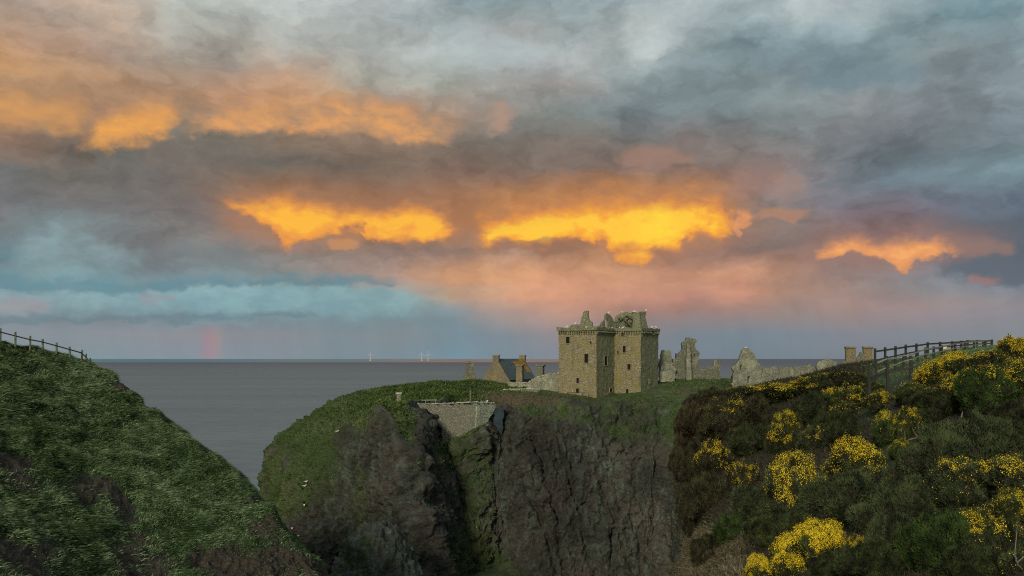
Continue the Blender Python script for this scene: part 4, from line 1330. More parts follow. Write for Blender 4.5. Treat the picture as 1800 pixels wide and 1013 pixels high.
def fence(label, posts, rails, post_mat, rail_mats, thick=0.12, group=None):
    """posts: (px, py_top, py_foot, D); rails: fraction of post height; built as one thing"""
    feet = [P(p[0], p[2], p[3]) for p in posts]
    root = empty('timber_fence', feet[0])
    tag(root, label, 'fence', group)
    tops = []
    for (px, t, f, D), ft in zip(posts, feet):
        top = P(px, t, D)
        tops.append(top)
        bm = bmesh.new()
        lean = Vector((rng.normal(0, 0.02), rng.normal(0, 0.02), 0))
        box_into(bm, ft - root.location - Vector((0, 0, 0.6)), top - root.location + lean, thick, thick)
        o = bm_obj('post', bm, post_mat, root, 0.012)
    for fr, rm, hh in rails:
        bm = bmesh.new()
        for i in range(len(posts) - 1):
            a = feet[i].lerp(tops[i], fr) - root.location
            b = feet[i + 1].lerp(tops[i + 1], fr) - root.location
            off = Vector((0, -thick * 0.72, 0))
            box_into(bm, a + off, b + off, 0.05, hh)
        bm_obj('rail', bm, rm, root)
    return root


def on_slope(px, t, D, hgt=None):
    x = (px - 900) / F * D
    z = slope_z(x, D)
    return (px, t, HOR - (z - EYE) / D * F, D)


FG = 'timber fences of the cliff path'
fence('dark post and rail fence on the skyline right of the two chimneys',
      [on_slope(*a) for a in ((1538, 612.5, 96), (1556, 610.5, 97), (1574, 608.5, 98), (1592, 606, 99.5), (1611, 604, 101), (1631, 601.5, 102), (1652, 601, 103), (1674, 600, 104), (1690, 599, 105), (1701, 598, 105.5), (1717, 598, 106), (1732, 598.5, 106), (1743, 597, 106))],
      [(0.84, M_TIMBER, 0.21), (0.40, M_TIMBER, 0.16)], M_TIMBER, [M_TIMBER], 0.23, FG)
fence('path fence with a bleached pale handrail climbing to the right',
      [on_slope(*a) for a in ((1541, 633, 84), (1558, 626, 84), (1574, 626, 84.5), (1588, 622, 85), (1601, 622, 85), (1613, 616, 86), (1627, 611, 87), (1641, 609, 88), (1656, 607, 90), (1679, 602, 94), (1696, 600, 97), (1712, 599, 99), (1728, 599, 101))],
      [(0.86, M_RAILG, 0.15), (0.42, M_RAILG, 0.12)], M_TIMBER, [M_RAILG], 0.20, FG)
fence('short front fence of two thick posts between the gorse bushes',
      [on_slope(*a) for a in ((1528, 643, 70), (1560.5, 638, 68), (1601.6, 636.5, 67), (1640, 634, 66.5))],
      [(0.72, M_TIMBER, 0.17), (0.06, M_TIMBER, 0.17)], M_TIMBER, [M_TIMBER], 0.22, FG)
# yellow notice on the path
q = P(1661, 612, 92)
root = empty('notice_sign', (q.x, q.y, slope_z(q.x, q.y)))
tag(root, 'small yellow notice board on the fenced path', 'sign')
bm = bmesh.new(); box_into(bm, (0, 0, -0.3), (0, 0, q.z - root.location.z - 0.1), 0.07, 0.07); bm_obj('post', bm, M_TIMBER, root)
bm = bmesh.new(); box_into(bm, (-0.22, -0.06, q.z - root.location.z), (0.22, -0.06, q.z - root.location.z), 0.04, 0.30); bm_obj('board', bm, M_SIGN, root, 0.01)

# left hill fence
_hf = hill.reshape(-1, 3)


def hill_z(x, y):
    d = (_hf[:, 0] - x) ** 2 + (_hf[:, 1] - y) ** 2
    k = np.argpartition(d, 4)[:4]
    return float(_hf[k, 2].mean())


posts = []
for px, t, D in ((-46, 563, 85), (-22, 570, 86), (0.5, 577, 87), (27, 583.5, 88), (53, 590.5, 89), (75, 596, 90), (99.5, 602.5, 91), (123, 609.5, 92), (144, 615, 93.5), (151.5, 622, 96), (158, 629.5, 98)):
    D -= 1.0
    x = (px - 900) / F * D
    posts.append((px, t, HOR - (hill_z(x, D) - EYE) / D * F, D))
fence('weathered fence with a single rail running down the left hill', posts, [(0.78, M_TIMBER, 0.13)], M_TIMBER_G, None, 0.16)
bm = bmesh.new()
q = P(91, 613, 89)
for i in range(60):
    a = rng.uniform(0, 6.28); r0 = rng.uniform(0, 0.3)
    tube(bm, [(r0 * math.cos(a), r0 * math.sin(a), -0.4), (1.3 * r0 * math.cos(a), 1.3 * r0 * math.sin(a), 0.25), (1.9 * r0 * math.cos(a), 1.9 * r0 * math.sin(a), 0.42 + rng.uniform(0, .2))], [0.03, 0.02, 0.006], 4)
o = bm_obj('grass_tussock', bm, M_WOOD)
o.location = (q.x, q.y, hill_z(q.x, q.y))
tag(o, 'dry brown tussock growing against the left hill fence', 'plant')

# ================================================================== masonry helpers
def curve_slab(name, outline, holes, thick, m, parent, origin, ux, depth, jag=0.10, seed=0, uz=Vector((0, 0, 1))):
    """upright slab: outline in (u, z) metres from origin, holes cut through, extruded along depth (unit vector, away)"""
    r = np.random.default_rng(seed + 5)

    def rough(poly, amt):
        out = []
        n = len(poly)
        for i in range(n):
            a, b = np.array(poly[i], float), np.array(poly[(i + 1) % n], float)
            L = np.linalg.norm(b - a)
            k = max(1, int(L / 0.55))
            for s in range(k):
                q = a + (b - a) * (s / k)
                if amt:
                    q = q + r.normal(0, amt, 2)
                out.append(q)
        return out
    cu = bpy.data.curves.new(name, 'CURVE')
    cu.dimensions = '2D'
    cu.fill_mode = 'BOTH'
    cu.extrude = thick / 2
    for poly, amt in [(outline, jag)] + [(h, 0.02) for h in holes]:
        pts = rough(poly, amt)
        sp_ = cu.splines.new('POLY')
        sp_.points.add(len(pts) - 1)
        for i, q in enumerate(pts):
            sp_.points[i].co = (q[0], q[1], 0, 1)
        sp_.use_cyclic_u = True
    tmp = bpy.data.objects.new('tmp', cu)
    COL.objects.link(tmp)
    dg = bpy.context.evaluated_depsgraph_get()
    me = bpy.data.meshes.new_from_object(tmp.evaluated_get(dg))
    bpy.data.objects.remove(tmp)
    me.name = name
    me.materials.clear()
    o_ = np.array(origin, float)
    ux, dv = np.array(ux, float), np.array(depth, float)
    co = np.empty(len(me.vertices) * 3, np.float32)
    me.vertices.foreach_get('co', co)
    co = co.reshape(-1, 3)
    w = o_ + co[:, :1] * ux + co[:, 1:2] * np.array(uz) + (co[:, 2:3] + thick / 2) * dv
    if parent is not None:
        w = w - np.array(parent.location)
    me.vertices.foreach_set('co', w.astype(np.float32).ravel())
    bm = bmesh.new()
    bm.from_mesh(me)
    bmesh.ops.remove_doubles(bm, verts=bm.verts, dist=0.001)
    bmesh.ops.recalc_face_normals(bm, faces=bm.faces[:])
    bm.to_mesh(me)
    bm.free()
    me.update()
    return link(name, me, m, parent)


def slab_px(name, outline, D0, D1, x0, x1, thick, m, parent, holes=(), jag=0.10, seed=0):
    jag *= 1.9 if jag > 0.06 else 1
    """slab in an upright plane crossing px x0 at distance D0 and px x1 at D1"""
    a, b = P(x0, HOR, D0), P(x1, HOR, D1)
    a.z = b.z = 0
    ux = (b - a).normalized()
    dep = Vector((-ux.y, ux.x, 0))
    if dep.y < 0:
        dep = -dep

    def uv(px, py):
        s = (px - 900) / F
        # a + ux*u on sight line x = s*y
        u = (s * a.y - a.x) / (ux.x - s * ux.y)
        y = a.y + ux.y * u
        return (u, EYE + (HOR - py) / F * y)
    return curve_slab(name, [uv(*q) for q in outline], [[uv(*q) for q in h] for h in holes], thick, m, parent, (a.x, a.y, 0), ux, dep, jag, seed)


def rect(x0, y0, x1, y1):
    return [(x0, y0), (x1, y0), (x1, y1), (x0, y1)]


def box_obj(name, c, s, m, parent=None, rot=0.0, jit=0.04, seed=0):
    bm = bmesh.new()
    bmesh.ops.create_cube(bm, size=1)
    bmesh.ops.subdivide_edges(bm, edges=bm.edges[:], cuts=3, use_grid_fill=True)
    r = np.random.default_rng(seed)
    for v in bm.verts:
        v.co = Vector((v.co.x * s[0], v.co.y * s[1], v.co.z * s[2])) + Vector(r.normal(0, jit, 3))
    bmesh.ops.rotate(bm, verts=bm.verts, cent=(0, 0, 0), matrix=Matrix.Rotation(rot, 3, 'Z'))
    off = Vector(c) - (parent.location if parent else Vector())
    bmesh.ops.translate(bm, verts=bm.verts, vec=off)
    return bm_obj(name, bm, m, parent)


# ================================================================== the tower house
TH = R(35)
dA = np.array([math.cos(TH), -math.sin(TH), 0])     # along faces A and C, to the right and nearer
dB = np.array([math.sin(TH), math.cos(TH), 0])      # along faces B and D, to the right and farther
K = np.array([19.4, 183.0, 0])
V0 = K - dA * 10.2
PB = K + dB * 8.8
PC = PB + dA * 6.9
PD = PC + dB * 9.7
PE = PD - dA * 17.1
ZT = 65.0
keep = empty('ruined_tower', (float(K[0]), float(K[1]), 49.0))
tag(keep, 'tall roofless stone tower house with broken gables on the cliff top', 'tower')


def disp(p):
    p = np.asarray(p, float)
    return np.stack([pnoise(p * 0.9 + s) + 0.6 * pnoise(p * 0.25 + s) for s in (3.3, 21.7, 47.1)], -1) * 0.10


def tower_face(p0, p1, z0, z1, holes, name, m):
    """masonry face p0->p1 seen from outside, with window recesses closed by dark panes; holes: (u0,u1,z0,z1)"""
    L = np.linalg.norm(p1 - p0)
    t = (p1 - p0) / L
    inn = np.array([-t[1], t[0], 0])
    us = set(np.round(np.linspace(0, L, int(L / 0.4) + 2), 3))
    zs = set(np.round(np.linspace(z0, z1, int((z1 - z0) / 0.4) + 2), 3))
    for h in holes:
        us = {u for u in us if min(abs(u - h[0]), abs(u - h[1])) > 0.12 or u in (0, round(L, 3))} | {round(h[0], 3), round(h[1], 3)}
        zs = {z for z in zs if min(abs(z - h[2]), abs(z - h[3])) > 0.12 or z in (z0, z1)} | {round(h[2], 3), round(h[3], 3)}
    us, zs = sorted(us), sorted(zs)
    bm = bmesh.new()
    W3 = np.array([[p0 + t * u + np.array([0, 0, z]) for u in us] for z in zs])
    W3 = W3 + disp(W3)
    vs = [[bm.verts.new(q - np.array(keep.location)) for q in row] for row in W3]
    for i in range(len(zs) - 1):
        for j in range(len(us) - 1):
            uc, zc = (us[j] + us[j + 1]) / 2, (zs[i] + zs[i + 1]) / 2
            if any(h[0] < uc < h[1] and h[2] < zc < h[3] for h in holes):
                continue
            bm.faces.new((vs[i][j], vs[i][j + 1], vs[i + 1][j + 1], vs[i + 1][j]))
    me = bpy.data.meshes.new(name)
    bm.to_mesh(me)
    bm.free()
    o = link(name, me, m, keep)
    for h in holes:
        c0 = p0 + t * h[0] + np.array([0, 0, h[2]])
        w, hh = h[1] - h[0], h[3] - h[2]
        # recess: reveals in stone, near-black pane painting the shade behind; a dressed surround proud of the wall
        bm = bmesh.new()
        loc = np.array(keep.location)
        ring = [(0, 0), (w, 0), (w, hh), (0, hh)]
        f = [bm.verts.new(c0 + t * a + np.array([0, 0, b]) - inn * 0.16 - loc) for a, b in ring]
        k = [bm.verts.new(c0 + t * a + np.array([0, 0, b]) + inn * 0.7 - loc) for a, b in ring]
        for q in range(4):
            bm.faces.new((f[q], k[q], k[(q + 1) % 4], f[(q + 1) % 4]))
        bd = 0.11 if w > 0.5 else 0.06
        g = [bm.verts.new(c0 + t * a + np.array([0, 0, b]) - inn * 0.16 - loc) for a, b in ((-bd, -bd * 1.4), (w + bd, -bd * 1.4), (w + bd, hh + bd * 1.6), (-bd, hh + bd * 1.6))]
        g2 = [bm.verts.new(v.co + Vector(inn * 0.3)) for v in g]
        for q in range(4):
            n = (q + 1) % 4
            bm.faces.new((g[q], g[n], f[n], f[q]))
            bm.faces.new((g2[q], g2[n], g[n], g[q]))
        wo_ = bm_obj('window', bm, M_SURR if w > 0.5 else m, keep)
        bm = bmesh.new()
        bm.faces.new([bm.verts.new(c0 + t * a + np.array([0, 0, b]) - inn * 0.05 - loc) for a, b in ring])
        me = bpy.data.meshes.new('shade_pane')
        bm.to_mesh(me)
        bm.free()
        link('shade_pane', me, M_DARK, wo_)


def hole_px(p0, p1, cx, cy, wpx, hpx_):
    L = np.linalg.norm(p1 - p0)
    t = (p1 - p0) / L

    def u_at(px):
        s = (px - 900) / F
        return (s * p0[1] - p0[0]) / (t[0] - s * t[1])
    u0, u1 = u_at(cx - wpx / 2), u_at(cx + wpx / 2)
    y = p0[1] + t[1] * (u0 + u1) / 2
    return (u0, u1, EYE + (HOR - cy - hpx_ / 2) / F * y, EYE + (HOR - cy + hpx_ / 2) / F * y)


A_ = [(998.5, 598, 6.4, 12), (1031, 630, 6.6, 16), (1038.5, 602.3, 2.2, 4), (1016, 669, 4.6, 9), (1015.5, 687, 5, 8)]
B_ = [(1064.2, 634.5, 5.0, 16), (1079.0, 640, 1.5, 5), (1073.5, 686, 4.5, 6)]
C_ = [(1094.5, 587.3, 5, 6.5), (1097.7, 614, 5, 12), (1106, 645, 5.5, 10), (1103, 688.5, 4, 9), (1086.5, 619.5, 2, 5)]
D_ = [(1142, 670.5, 2.4, 6)]
ZB = 45.5
tower_face(V0, K, ZB, ZT, [hole_px(V0, K, *h) for h in A_], 'wall', M_KEEP)
tower_face(K, PB, ZB, ZT, [hole_px(K, PB, *h) for h in B_], 'wall', M_KEEP2)
tower_face(PB, PC, ZB, ZT, [hole_px(PB, PC, *h) for h in C_], 'wall', M_KEEP)
tower_face(PC, PD, ZB, ZT, [hole_px(PC, PD, *h) for h in D_], 'wall', M_KEEP2)
tower_face(PD, PE, ZB, ZT, [], 'wall', M_KEEP2)
tower_face(PE, V0, ZB, ZT, [], 'wall', M_KEEP)
bm = bmesh.new()
ring = [V0, K, PB, PC, PD, PE]
bm.faces.new([bm.verts.new(Vector(q) + Vector((0, 0, ZT - 0.25)) - keep.location) for q in ring])
bm_obj('wall_head', bm, M_KEEP2, keep)
# pale dressed quoins up the outer corners
for q, tt in ((K, (-dA, dB)), (PC, (-dA, dB)), (V0, (dA,)), (PD, (-dB,))):
    bm = bmesh.new()
    z = ZB
    i = 0
    while z < ZT - 0.5:
        for n_, d_ in enumerate(tt):
            L = (0.75, 0.42)[(i + n_) % 2]
            outw = -dB if abs(np.dot(d_, dA)) > .5 else dA
            c = q + d_ * L / 2 + outw * (0.09 + 0.015 * n_)
            a = Vector(c + np.array([0, 0, z + .03])) - keep.location
            box_into(bm, a, a + Vector((0, 0, 0.37)), 0.05 if abs(np.dot(d_, dA)) > .5 else L, L if abs(np.dot(d_, dA)) > .5 else .05)
        z += 0.42
        i += 1
    bm.free()
# corbel table and parapet
def course(p0, p1, seed):
    L = np.linalg.norm(p1 - p0)
    t = (p1 - p0) / L
    out = -np.array([-t[1], t[0], 0])
    r = np.random.default_rng(seed)
    bm = bmesh.new()
    u = 0.2
    while u < L:
        for tier in (0, 1):
            if r.uniform() > 0.10:
                c = p0 + t * u + out * (0.12 + 0.14 * tier) + np.array([0, 0, ZT - 1.10 + 0.36 * tier])
                a = Vector(c) - keep.location
                box_into(bm, a - Vector(t * 0.13), a + Vector(t * 0.13), 0.34 + 0.2 * tier, 0.30)
        u += 0.62 + r.normal(0, 0.03)
    bm_obj('corbels', bm, M_KEEP2, keep)
    # ragged parapet
    bm = bmesh.new()
    n = max(3, int(L / 0.5))
    prev = None
    for i in range(n + 1):
        uu = -0.3 + (L + 0.6) * i / n
        h = 0.30 + 0.16 * r.normal() + 0.14 * math.sin(i * 1.1 + seed)
        h = max(0.08, h)
        q = p0 + t * uu
        col_ = [bm.verts.new(Vector(q + out * o_ + np.array([0, 0, z_])) - keep.location) for o_, z_ in ((0.36, ZT - 0.42), (0.40, ZT + h), (-0.25, ZT + h * r.uniform(.7, 1)), (-0.25, ZT - 0.42))]
        if prev:
            for k in range(4):
                bm.faces.new((prev[k], prev[(k + 1) % 4], col_[(k + 1) % 4], col_[k]))
        else:
            bm.faces.new(col_[::-1])
        prev = col_
    bm.faces.new(prev)
    bm_obj('parapet', bm, M_KEEP2, keep)


for i, (a, b) in enumerate(((V0, K), (K, PB), (PB, PC), (PC, PD), (PD, PE), (PE, V0))):
    course(a, b, i)
zf = 579
slab_px('gable', [(1016, zf), (1020.5, 566), (1021.5, 558), (1024, 554), (1026, 549.5), (1029.5, 548), (1032, 549), (1033, 556), (1036, 562), (1040, 567), (1043, 572), (1048, 576), (1050, zf)], 191, 188, 1010, 1050, 0.6, M_KEEP2, keep,
        [rect(1027.5, 566, 1030.5, 571)], 0.10, 1)
slab_px('gable', [(1050, zf), (1053, 573), (1057, 570), (1061, 566), (1064, 563), (1065, 553), (1067, 551.5), (1071, 552), (1075, 553), (1077, 558), (1079, 562), (1081, zf)], 188, 193, 1048, 1082, 0.5, M_KEEP2, keep,
        [rect(1064, 562, 1069, 576)], 0.09, 2)
slab_px('wall_stump', [(1001, zf), (1003, 573), (1007, 571), (1013, 571), (1014.5, zf)], 191, 190, 1000, 1016, 1.2, M_KEEP2, keep, (), 0.08, 3)
# broken cap house: back wall, collapsed vault lintels, side stumps
slab_px('cap_house', [(1077, zf), (1079, 566), (1083, 559), (1088, 555), (1092, 551), (1098, 550), (1106, 551), (1113, 552), (1114, zf)], 200, 197, 1076, 1116, 0.8, M_KEEP2, keep, (), 0.09, 4)
bm = bmesh.new()
for x0, y0, x1, y1, D in ((1079, 574, 1090, 557, 193), (1084, 576, 1098, 556, 193.5), (1090, 578, 1106, 558, 194), (1086, 559, 1112, 556, 192.5), (1080, 566, 1096, 563, 193), (1096, 562, 1110, 574, 193.5), (1100, 554, 1113, 563, 192)):
    box_into(bm, P(x0, y0, D) - keep.location, P(x1, y1, D + 1.2) - keep.location, 0.7, 0.42)
bm_obj('vault_rubble', bm, M_KEEP2, keep, 0.06)
slab_px('chimney_stack', [(1112.5, zf), (1112, 556), (1113, 550), (1119, 550.5), (1123, 553), (1125, 556), (1126, zf)], 191, 190, 1110, 1128, 2.4, M_KEEP2, keep, (), 0.07, 5)
slab_px('stair_turret', [(1123.5, zf), (1124.5, 562), (1124.5, 552), (1124, 548.5), (1136, 547.5), (1136.2, 552), (1134.5, 556), (1136, 563), (1138, 571), (1139, zf)], 190, 192, 1122, 1140, 2.6, M_KEEP2, keep,
        [rect(1126, 553, 1127.3, 562)], 0.05, 6)
# handrail at the foot of face A
hr = empty('handrail', P(997, 691, 182))
tag(hr, 'thin dark handrail at the foot of the tower wall', 'railing')
bm = bmesh.new(); box_into(bm, P(997, 690.5, 185) - hr.location, P(1036, 691, 181.6) - hr.location, 0.10, 0.10); bm_obj('rail', bm, M_TIMBER, hr)
for px, D in ((998, 184.9), (1012, 183.7), (1024, 182.6), (1035, 181.7)):
    bm = bmesh.new(); box_into(bm, P(px, 690.5, D) - hr.location, P(px, 690.5, D) - hr.location - Vector((0, 0, 1.6)), 0.09, 0.09); bm_obj('post', bm, M_TIMBER, hr)

# ================================================================== left buildings
def gable_house():
    h = empty('stone_house', P(868, 668, 203))
    tag(h, 'small stone house with a slate roof and orange lichen left of the tower', 'house')
    gl, gr = P(848, 671, 204), P(894, 671, 201)
    ap = (gl + gr) / 2
    ap.z = P(871, 631.5, 202.5).z
    e1 = P(942, 671, 213) - gr
    e1.z = 0
    th = Vector((gr.x - gl.x, gr.y - gl.y, 0)).normalized()
    base_z = gl.z
    half = (gr - gl).length / 2
    # gable walls
    for i, off in enumerate((Vector(), e1)):
        o_ = Vector((gl.x, gl.y, base_z)) + off
        curve_slab('gable', [(-0.1, -3), (2 * half + .1, -3), (2 * half + .1, 0.3), (half + .75, ap.z - base_z - 0.7), (half + .75, ap.z - base_z + .95), (half - .75, ap.z - base_z + .95), (half - .75, ap.z - base_z - 0.7), (-0.1, 0.3)], [], 0.75, M_GOLD, h, o_, th, e1.normalized() if i == 0 else -e1.normalized(), 0.04, 40 + i)
        bm = bmesh.new()
        cz = ap.z - base_z + 1.0
        c = o_ + th * half + e1.normalized() * (0.4 if i == 0 else -0.4) + Vector((0, 0, cz)) - h.location
        box_into(bm, c - th * 0.95, c + th * 0.95, 0.95, 0.22)
        bm_obj('chimney_cap', bm, M_SURR, h)
    # roof planes between the gables
    n1 = e1.normalized()
    for s in (1, -1):
        ev = ap + th * (half * s * 1.02) * 1.0
        ev = Vector((ap.x, ap.y, 0)) + th * half * s
        ev.z = base_z + 0.35
        rp = [ap + n1 * .76, ap + e1 - n1 * .76, Vector(ev) + e1 - n1 * .76, Vector(ev) + n1 * .76]
        nrm = (rp[1] - rp[0]).cross(rp[3] - rp[0]).normalized()
        if nrm.z < 0:
            nrm = -nrm
        bm = bmesh.new()
        a = [bm.verts.new(q - h.location) for q in rp]
        b = [bm.verts.new(q + nrm * 0.2 - h.location) for q in rp]
        bm.faces.new(a); bm.faces.new(b)
        for k in range(4):
            bm.faces.new((a[k], a[(k + 1) % 4], b[(k + 1) % 4], b[k]))
        ro = bm_obj('roof', bm, M_SLATE, h)
        # side wall
        bm = bmesh.new()
        c0, c1 = Vector(ev) + n1 * .76 - th * .5 * s, Vector(ev) + e1 - n1 * .76 - th * .5 * s
        box_into(bm, c0 - h.location - Vector((0, 0, 1.8)), c1 - h.location - Vector((0, 0, 1.8)), 0.7, 3.6)
        bm_obj('wall', bm, M_GOLD, h)
        if s == 1:
            # lichen down the far verge and under the ridge: thin crust lying on the slates
            def on_roof(f, g):
                return rp[0].lerp(rp[1], f).lerp(rp[3].lerp(rp[2], f), g) + nrm * 0.23
            bm = bmesh.new()
            for quad in (((0.80, .02), (0.99, .02), (0.99, .66), (0.84, .66)), ((0.50, .14), (0.80, .10), (0.82, .32), (0.56, .34))):
                bm.faces.new([bm.verts.new(on_roof(*q) - h.location) for q in quad])
            bm_obj('lichen', bm, M_ORANGE, ro)
    return h


gable_house()


def chimney(px0, px1, top, foot, D, m, label, name='chimney_stump', deep=1.4):
    root = empty(name, P((px0 + px1) / 2, foot, D))
    tag(root, label, 'chimney')
    slab_px('shaft', [(px0, foot + 6), (px0, top + 2.5), (px1, top + 2.5), (px1, foot + 6)], D, D - 0.6, px0, px1, deep, m, root, (), 0.045, int(px0))
    slab_px('cope', [(px0 - .8, top + 2.6), (px0 - .8, top), (px1 + .8, top), (px1 + .8, top + 2.6)], D - .25, D - .85, px0, px1, deep + .4, m, root, (), 0.05, int(px0) + 1)
    return root


chimney(907, 917, 641, 671, 198, M_GOLD, 'square stone chimney standing in front of the slate roof')
chimney(943.5, 953.5, 641.5, 667, 200, M_GREY, 'mottled stone pillar right of the slate roofed house')
gb = empty('ruined_gable', P(824, 672, 208))
tag(gb, 'small pointed stone gable with a chimney, farthest left on the headland', 'ruin')
slab_px('gable', [(809, 676), (812, 668), (815, 660), (820, 651), (821.5, 639), (831.5, 639), (832.5, 651), (836, 660), (840, 671), (842, 676)], 208, 209, 808, 842, 0.9, M_GREY, gb, (), 0.06, 11)
slab_px('chimney_cap', [(820.5, 639.2), (820.5, 636.8), (824, 635), (829, 635.5), (832.5, 637), (832.5, 639.2)], 207.8, 208.8, 820, 833, 1.3, M_GREY, gb, (), 0.03, 12)


# rubble walls near the tower foot
def rubble_wall(label, line, D0, D1, x0, x1, foot, thick=1.0, m=M_PALE, seed=0, cap=True):
    root = empty('rubble_wall', P(x0, foot, D0))
    tag(root, label, 'wall')
    slab_px('masonry', line + [(line[-1][0], foot), (line[0][0], foot)], D0, D1, x0, x1, thick, m, root, (), 0.09, seed)
    if cap:
        bm = bmesh.new()
        r = np.random.default_rng(seed)
        for (ax, ay), (bx, by) in zip(line[:-1], line[1:]):
            n = max(1, int(abs(bx - ax) / 1.6))
            for i in range(n):
                f = (i + r.uniform()) / n
                px, py = ax + (bx - ax) * f, ay + (by - ay) * f
                D = D0 + (D1 - D0) * (px - x0) / (x1 - x0)
                c = P(px, py + r.uniform(-.4, .6), D + r.uniform(0.1, thick)) - root.location
                bmesh.ops.create_icosphere(bm, subdivisions=1, radius=r.uniform(.12, .26), matrix=Matrix.Translation(c) @ Matrix.Diagonal((1.3, 1, .8, 1)))
        for v in bm.verts:
            v.co += Vector(r.normal(0, .03, 3))
        bm_obj('coping_stones', bm, M_CAP, root)
    return root


rubble_wall('steep heap of white speckled rubble against the left tower corner', [(925, 676), (935, 668), (943, 664), (952, 661), (962, 659), (972, 657), (984, 656)], 193, 190, 925, 985, 694, 2.2, M_PALE, 21)
rubble_wall('low white topped wall in front of the rubble heap', [(880, 687), (890, 685), (905, 684.5), (920, 684), (935, 683.5), (948, 686)], 186, 185, 880, 950, 692, 0.9, M_GREY, 22)
rubble_wall('low stone wall at the foot of the slate roofed house', [(893, 672), (905, 673), (920, 673.5), (932, 672)], 196, 195, 893, 932, 680, 0.8, M_PALE, 23)

# gatehouse curtain wall over the gully
cw = empty('curtain_wall', P(838, 760, 166))
tag(cw, 'large rubble curtain wall filling the gap beside the cliff buttress', 'wall')
slab_px('masonry', [(700, 711), (720, 709.5), (745, 711), (770, 711), (795, 709.5), (815, 708), (838, 707), (838, 763), (770, 800), (755, 800)], 165.2, 166.4, 712, 838, 1.6, M_WALL, cw, (), 0.05, 31)
slab_px('return_wall', [(838.2, 707), (842, 709), (846, 707.5), (858, 708.5), (866, 708.5), (872, 711), (870, 720), (866, 728), (860, 738), (854, 752), (846, 764), (838.2, 768)], 166.2, 170.0, 838, 872, 1.4, M_RETURN, cw, (), 0.07, 32)
bm = bmesh.new()
r = np.random.default_rng(33)
for i in range(95):
    px = r.uniform(690, 868)
    D = 165.3 + 1.1 * r.uniform() + (0 if px < 838 else (px - 838) / 34 * 4.3)
    py = np.interp(px, [690, 720, 745, 795, 838, 846, 868], [710.5, 709, 710.5, 709, 706.6, 707.5, 708.3])
    bmesh.ops.create_icosphere(bm, subdivisions=1, radius=r.uniform(.12, .30), matrix=Matrix.Translation(P(px, py, D) - cw.location) @ Matrix.Diagonal((1.4, 1, .6, 1)))
bm_obj('coping_stones', bm, M_CAP, cw)
# little post and rail on the wall head
pr = empty('stone_gatepost', P(701, 708, 166))
tag(pr, 'pale square stone post at the left end of the curtain wall', 'post')
box_obj('shaft', P(701, 700.5, 164.5), (0.75, 0.7, 2.2), M_PALE, pr, 0.3, 0.02, 3)
box_obj('cope', P(701, 691.6, 164.5), (1.05, 0.95, 0.34), M_CAP, pr, 0.3, 0.02, 4)
pr = empty('path_rail', P(712, 708, 166.5))
tag(pr, 'thin grey rail along the head of the curtain wall', 'railing')
bm = bmesh.new(); box_into(bm, P(710, 704.6, 167.5) - pr.location, P(768, 703.2, 168.5) - pr.location, .1, .16); bm_obj('rail', bm, M_IRON, pr)
for px in (712, 730, 748, 766):
    bm = bmesh.new(); box_into(bm, P(px, 703.2, 168) - pr.location, P(px, 711, 168) - pr.location, .1, .1); bm_obj('post', bm, M_IRON, pr)
bm = bmesh.new(); box_into(bm, P(826.5, 690, 176) - Vector((0, 0, 2.4)), P(826.5, 685.5, 176), .22, .22)
o = bm_obj('wooden_post', bm, M_WOOD); tag(o, 'single pale upright post behind the curtain wall', 'post')
# blue grey bare slab beside the curtain wall
sl = slab_px('rock_slab', [(868, 724), (874, 722), (881, 719), (887, 719), (884, 738), (882, 760), (884, 777), (876, 779), (862, 773), (858, 766), (868, 752), (871, 738)], 167.5, 169.5, 858, 888, 1.6,
             plain('blue grey wet rock', (0.035, 0.055, 0.068), 0.7, 0.35, 0.8), None, (), 0.12, 35)
sl.location.y += 1.6
tag(sl, 'blue grey bare rock slab between the curtain wall and the brown cliff', 'rock')
# handrail on the low path, left
# ================================================================== right hand ruins
rb_ = empty('ruined_block', P(1170, 668, 199))
tag(rb_, 'broken stone block immediately right of the tower', 'ruin')
slab_px('wall', [(1157, 672), (1158, 640), (1160, 622), (1161.5, 616.5), (1166, 616), (1170, 618), (1172, 616.5), (1178, 616), (1179.5, 622), (1180, 634), (1182, 645), (1188, 650), (1188.5, 672)], 200, 199, 1157, 1189, 1.3, M_GREY, rb_, [rect(1161.5, 645, 1165, 650.5)], 0.09, 51)
slab_px('wall', [(1158, 672), (1158, 652), (1168, 653), (1178, 650), (1187, 654), (1187, 672)], 197, 196.5, 1158, 1187, 1.0, M_PALE, rb_, (), 0.09, 52)
rg = empty('ruined_gable', P(1206, 668, 200))
tag(rg, 'tall jagged stone gable, highest of the ruins right of the tower', 'ruin')
slab_px('wall', [(1184, 673), (1184, 640), (1187, 631), (1195, 622), (1203, 614), (1204.5, 602), (1207, 598.5), (1211, 596), (1214, 592.5), (1218, 594), (1223, 594), (1223.5, 600), (1222, 608), (1225, 615), (1228, 621), (1229, 635), (1229, 673)], 200, 202, 1184, 1229, 1.5, M_GREY, rg,
        [rect(1219.5, 622.5, 1222.5, 628)], 0.13, 53)
slab_px('buttress', [(1207, 673), (1207.5, 630), (1209, 606), (1213, 606), (1214.5, 630), (1216, 673)], 199.6, 199.8, 1207, 1216, 0.9, M_PALE, rg, (), 0.05, 54)
rw = empty('ruined_wall', P(1245, 668, 201))
tag(rw, 'low broken wall ending in a narrow upright spike', 'ruin')
slab_px('wall', [(1229.2, 673), (1229.2, 651), (1236, 650), (1241, 647), (1247, 645), (1254, 644), (1256, 641), (1258.5, 634), (1260, 632.6), (1266, 633), (1266.5, 673)], 202, 203.5, 1229, 1267, 1.0, M_GREY, rw, [rect(1253, 665.5, 1256, 670)], 0.08, 55)
rg = empty('ruined_gable', P(1312, 672, 196))
tag(rg, 'pale pointed gable with two small openings left of the long wall', 'ruin')
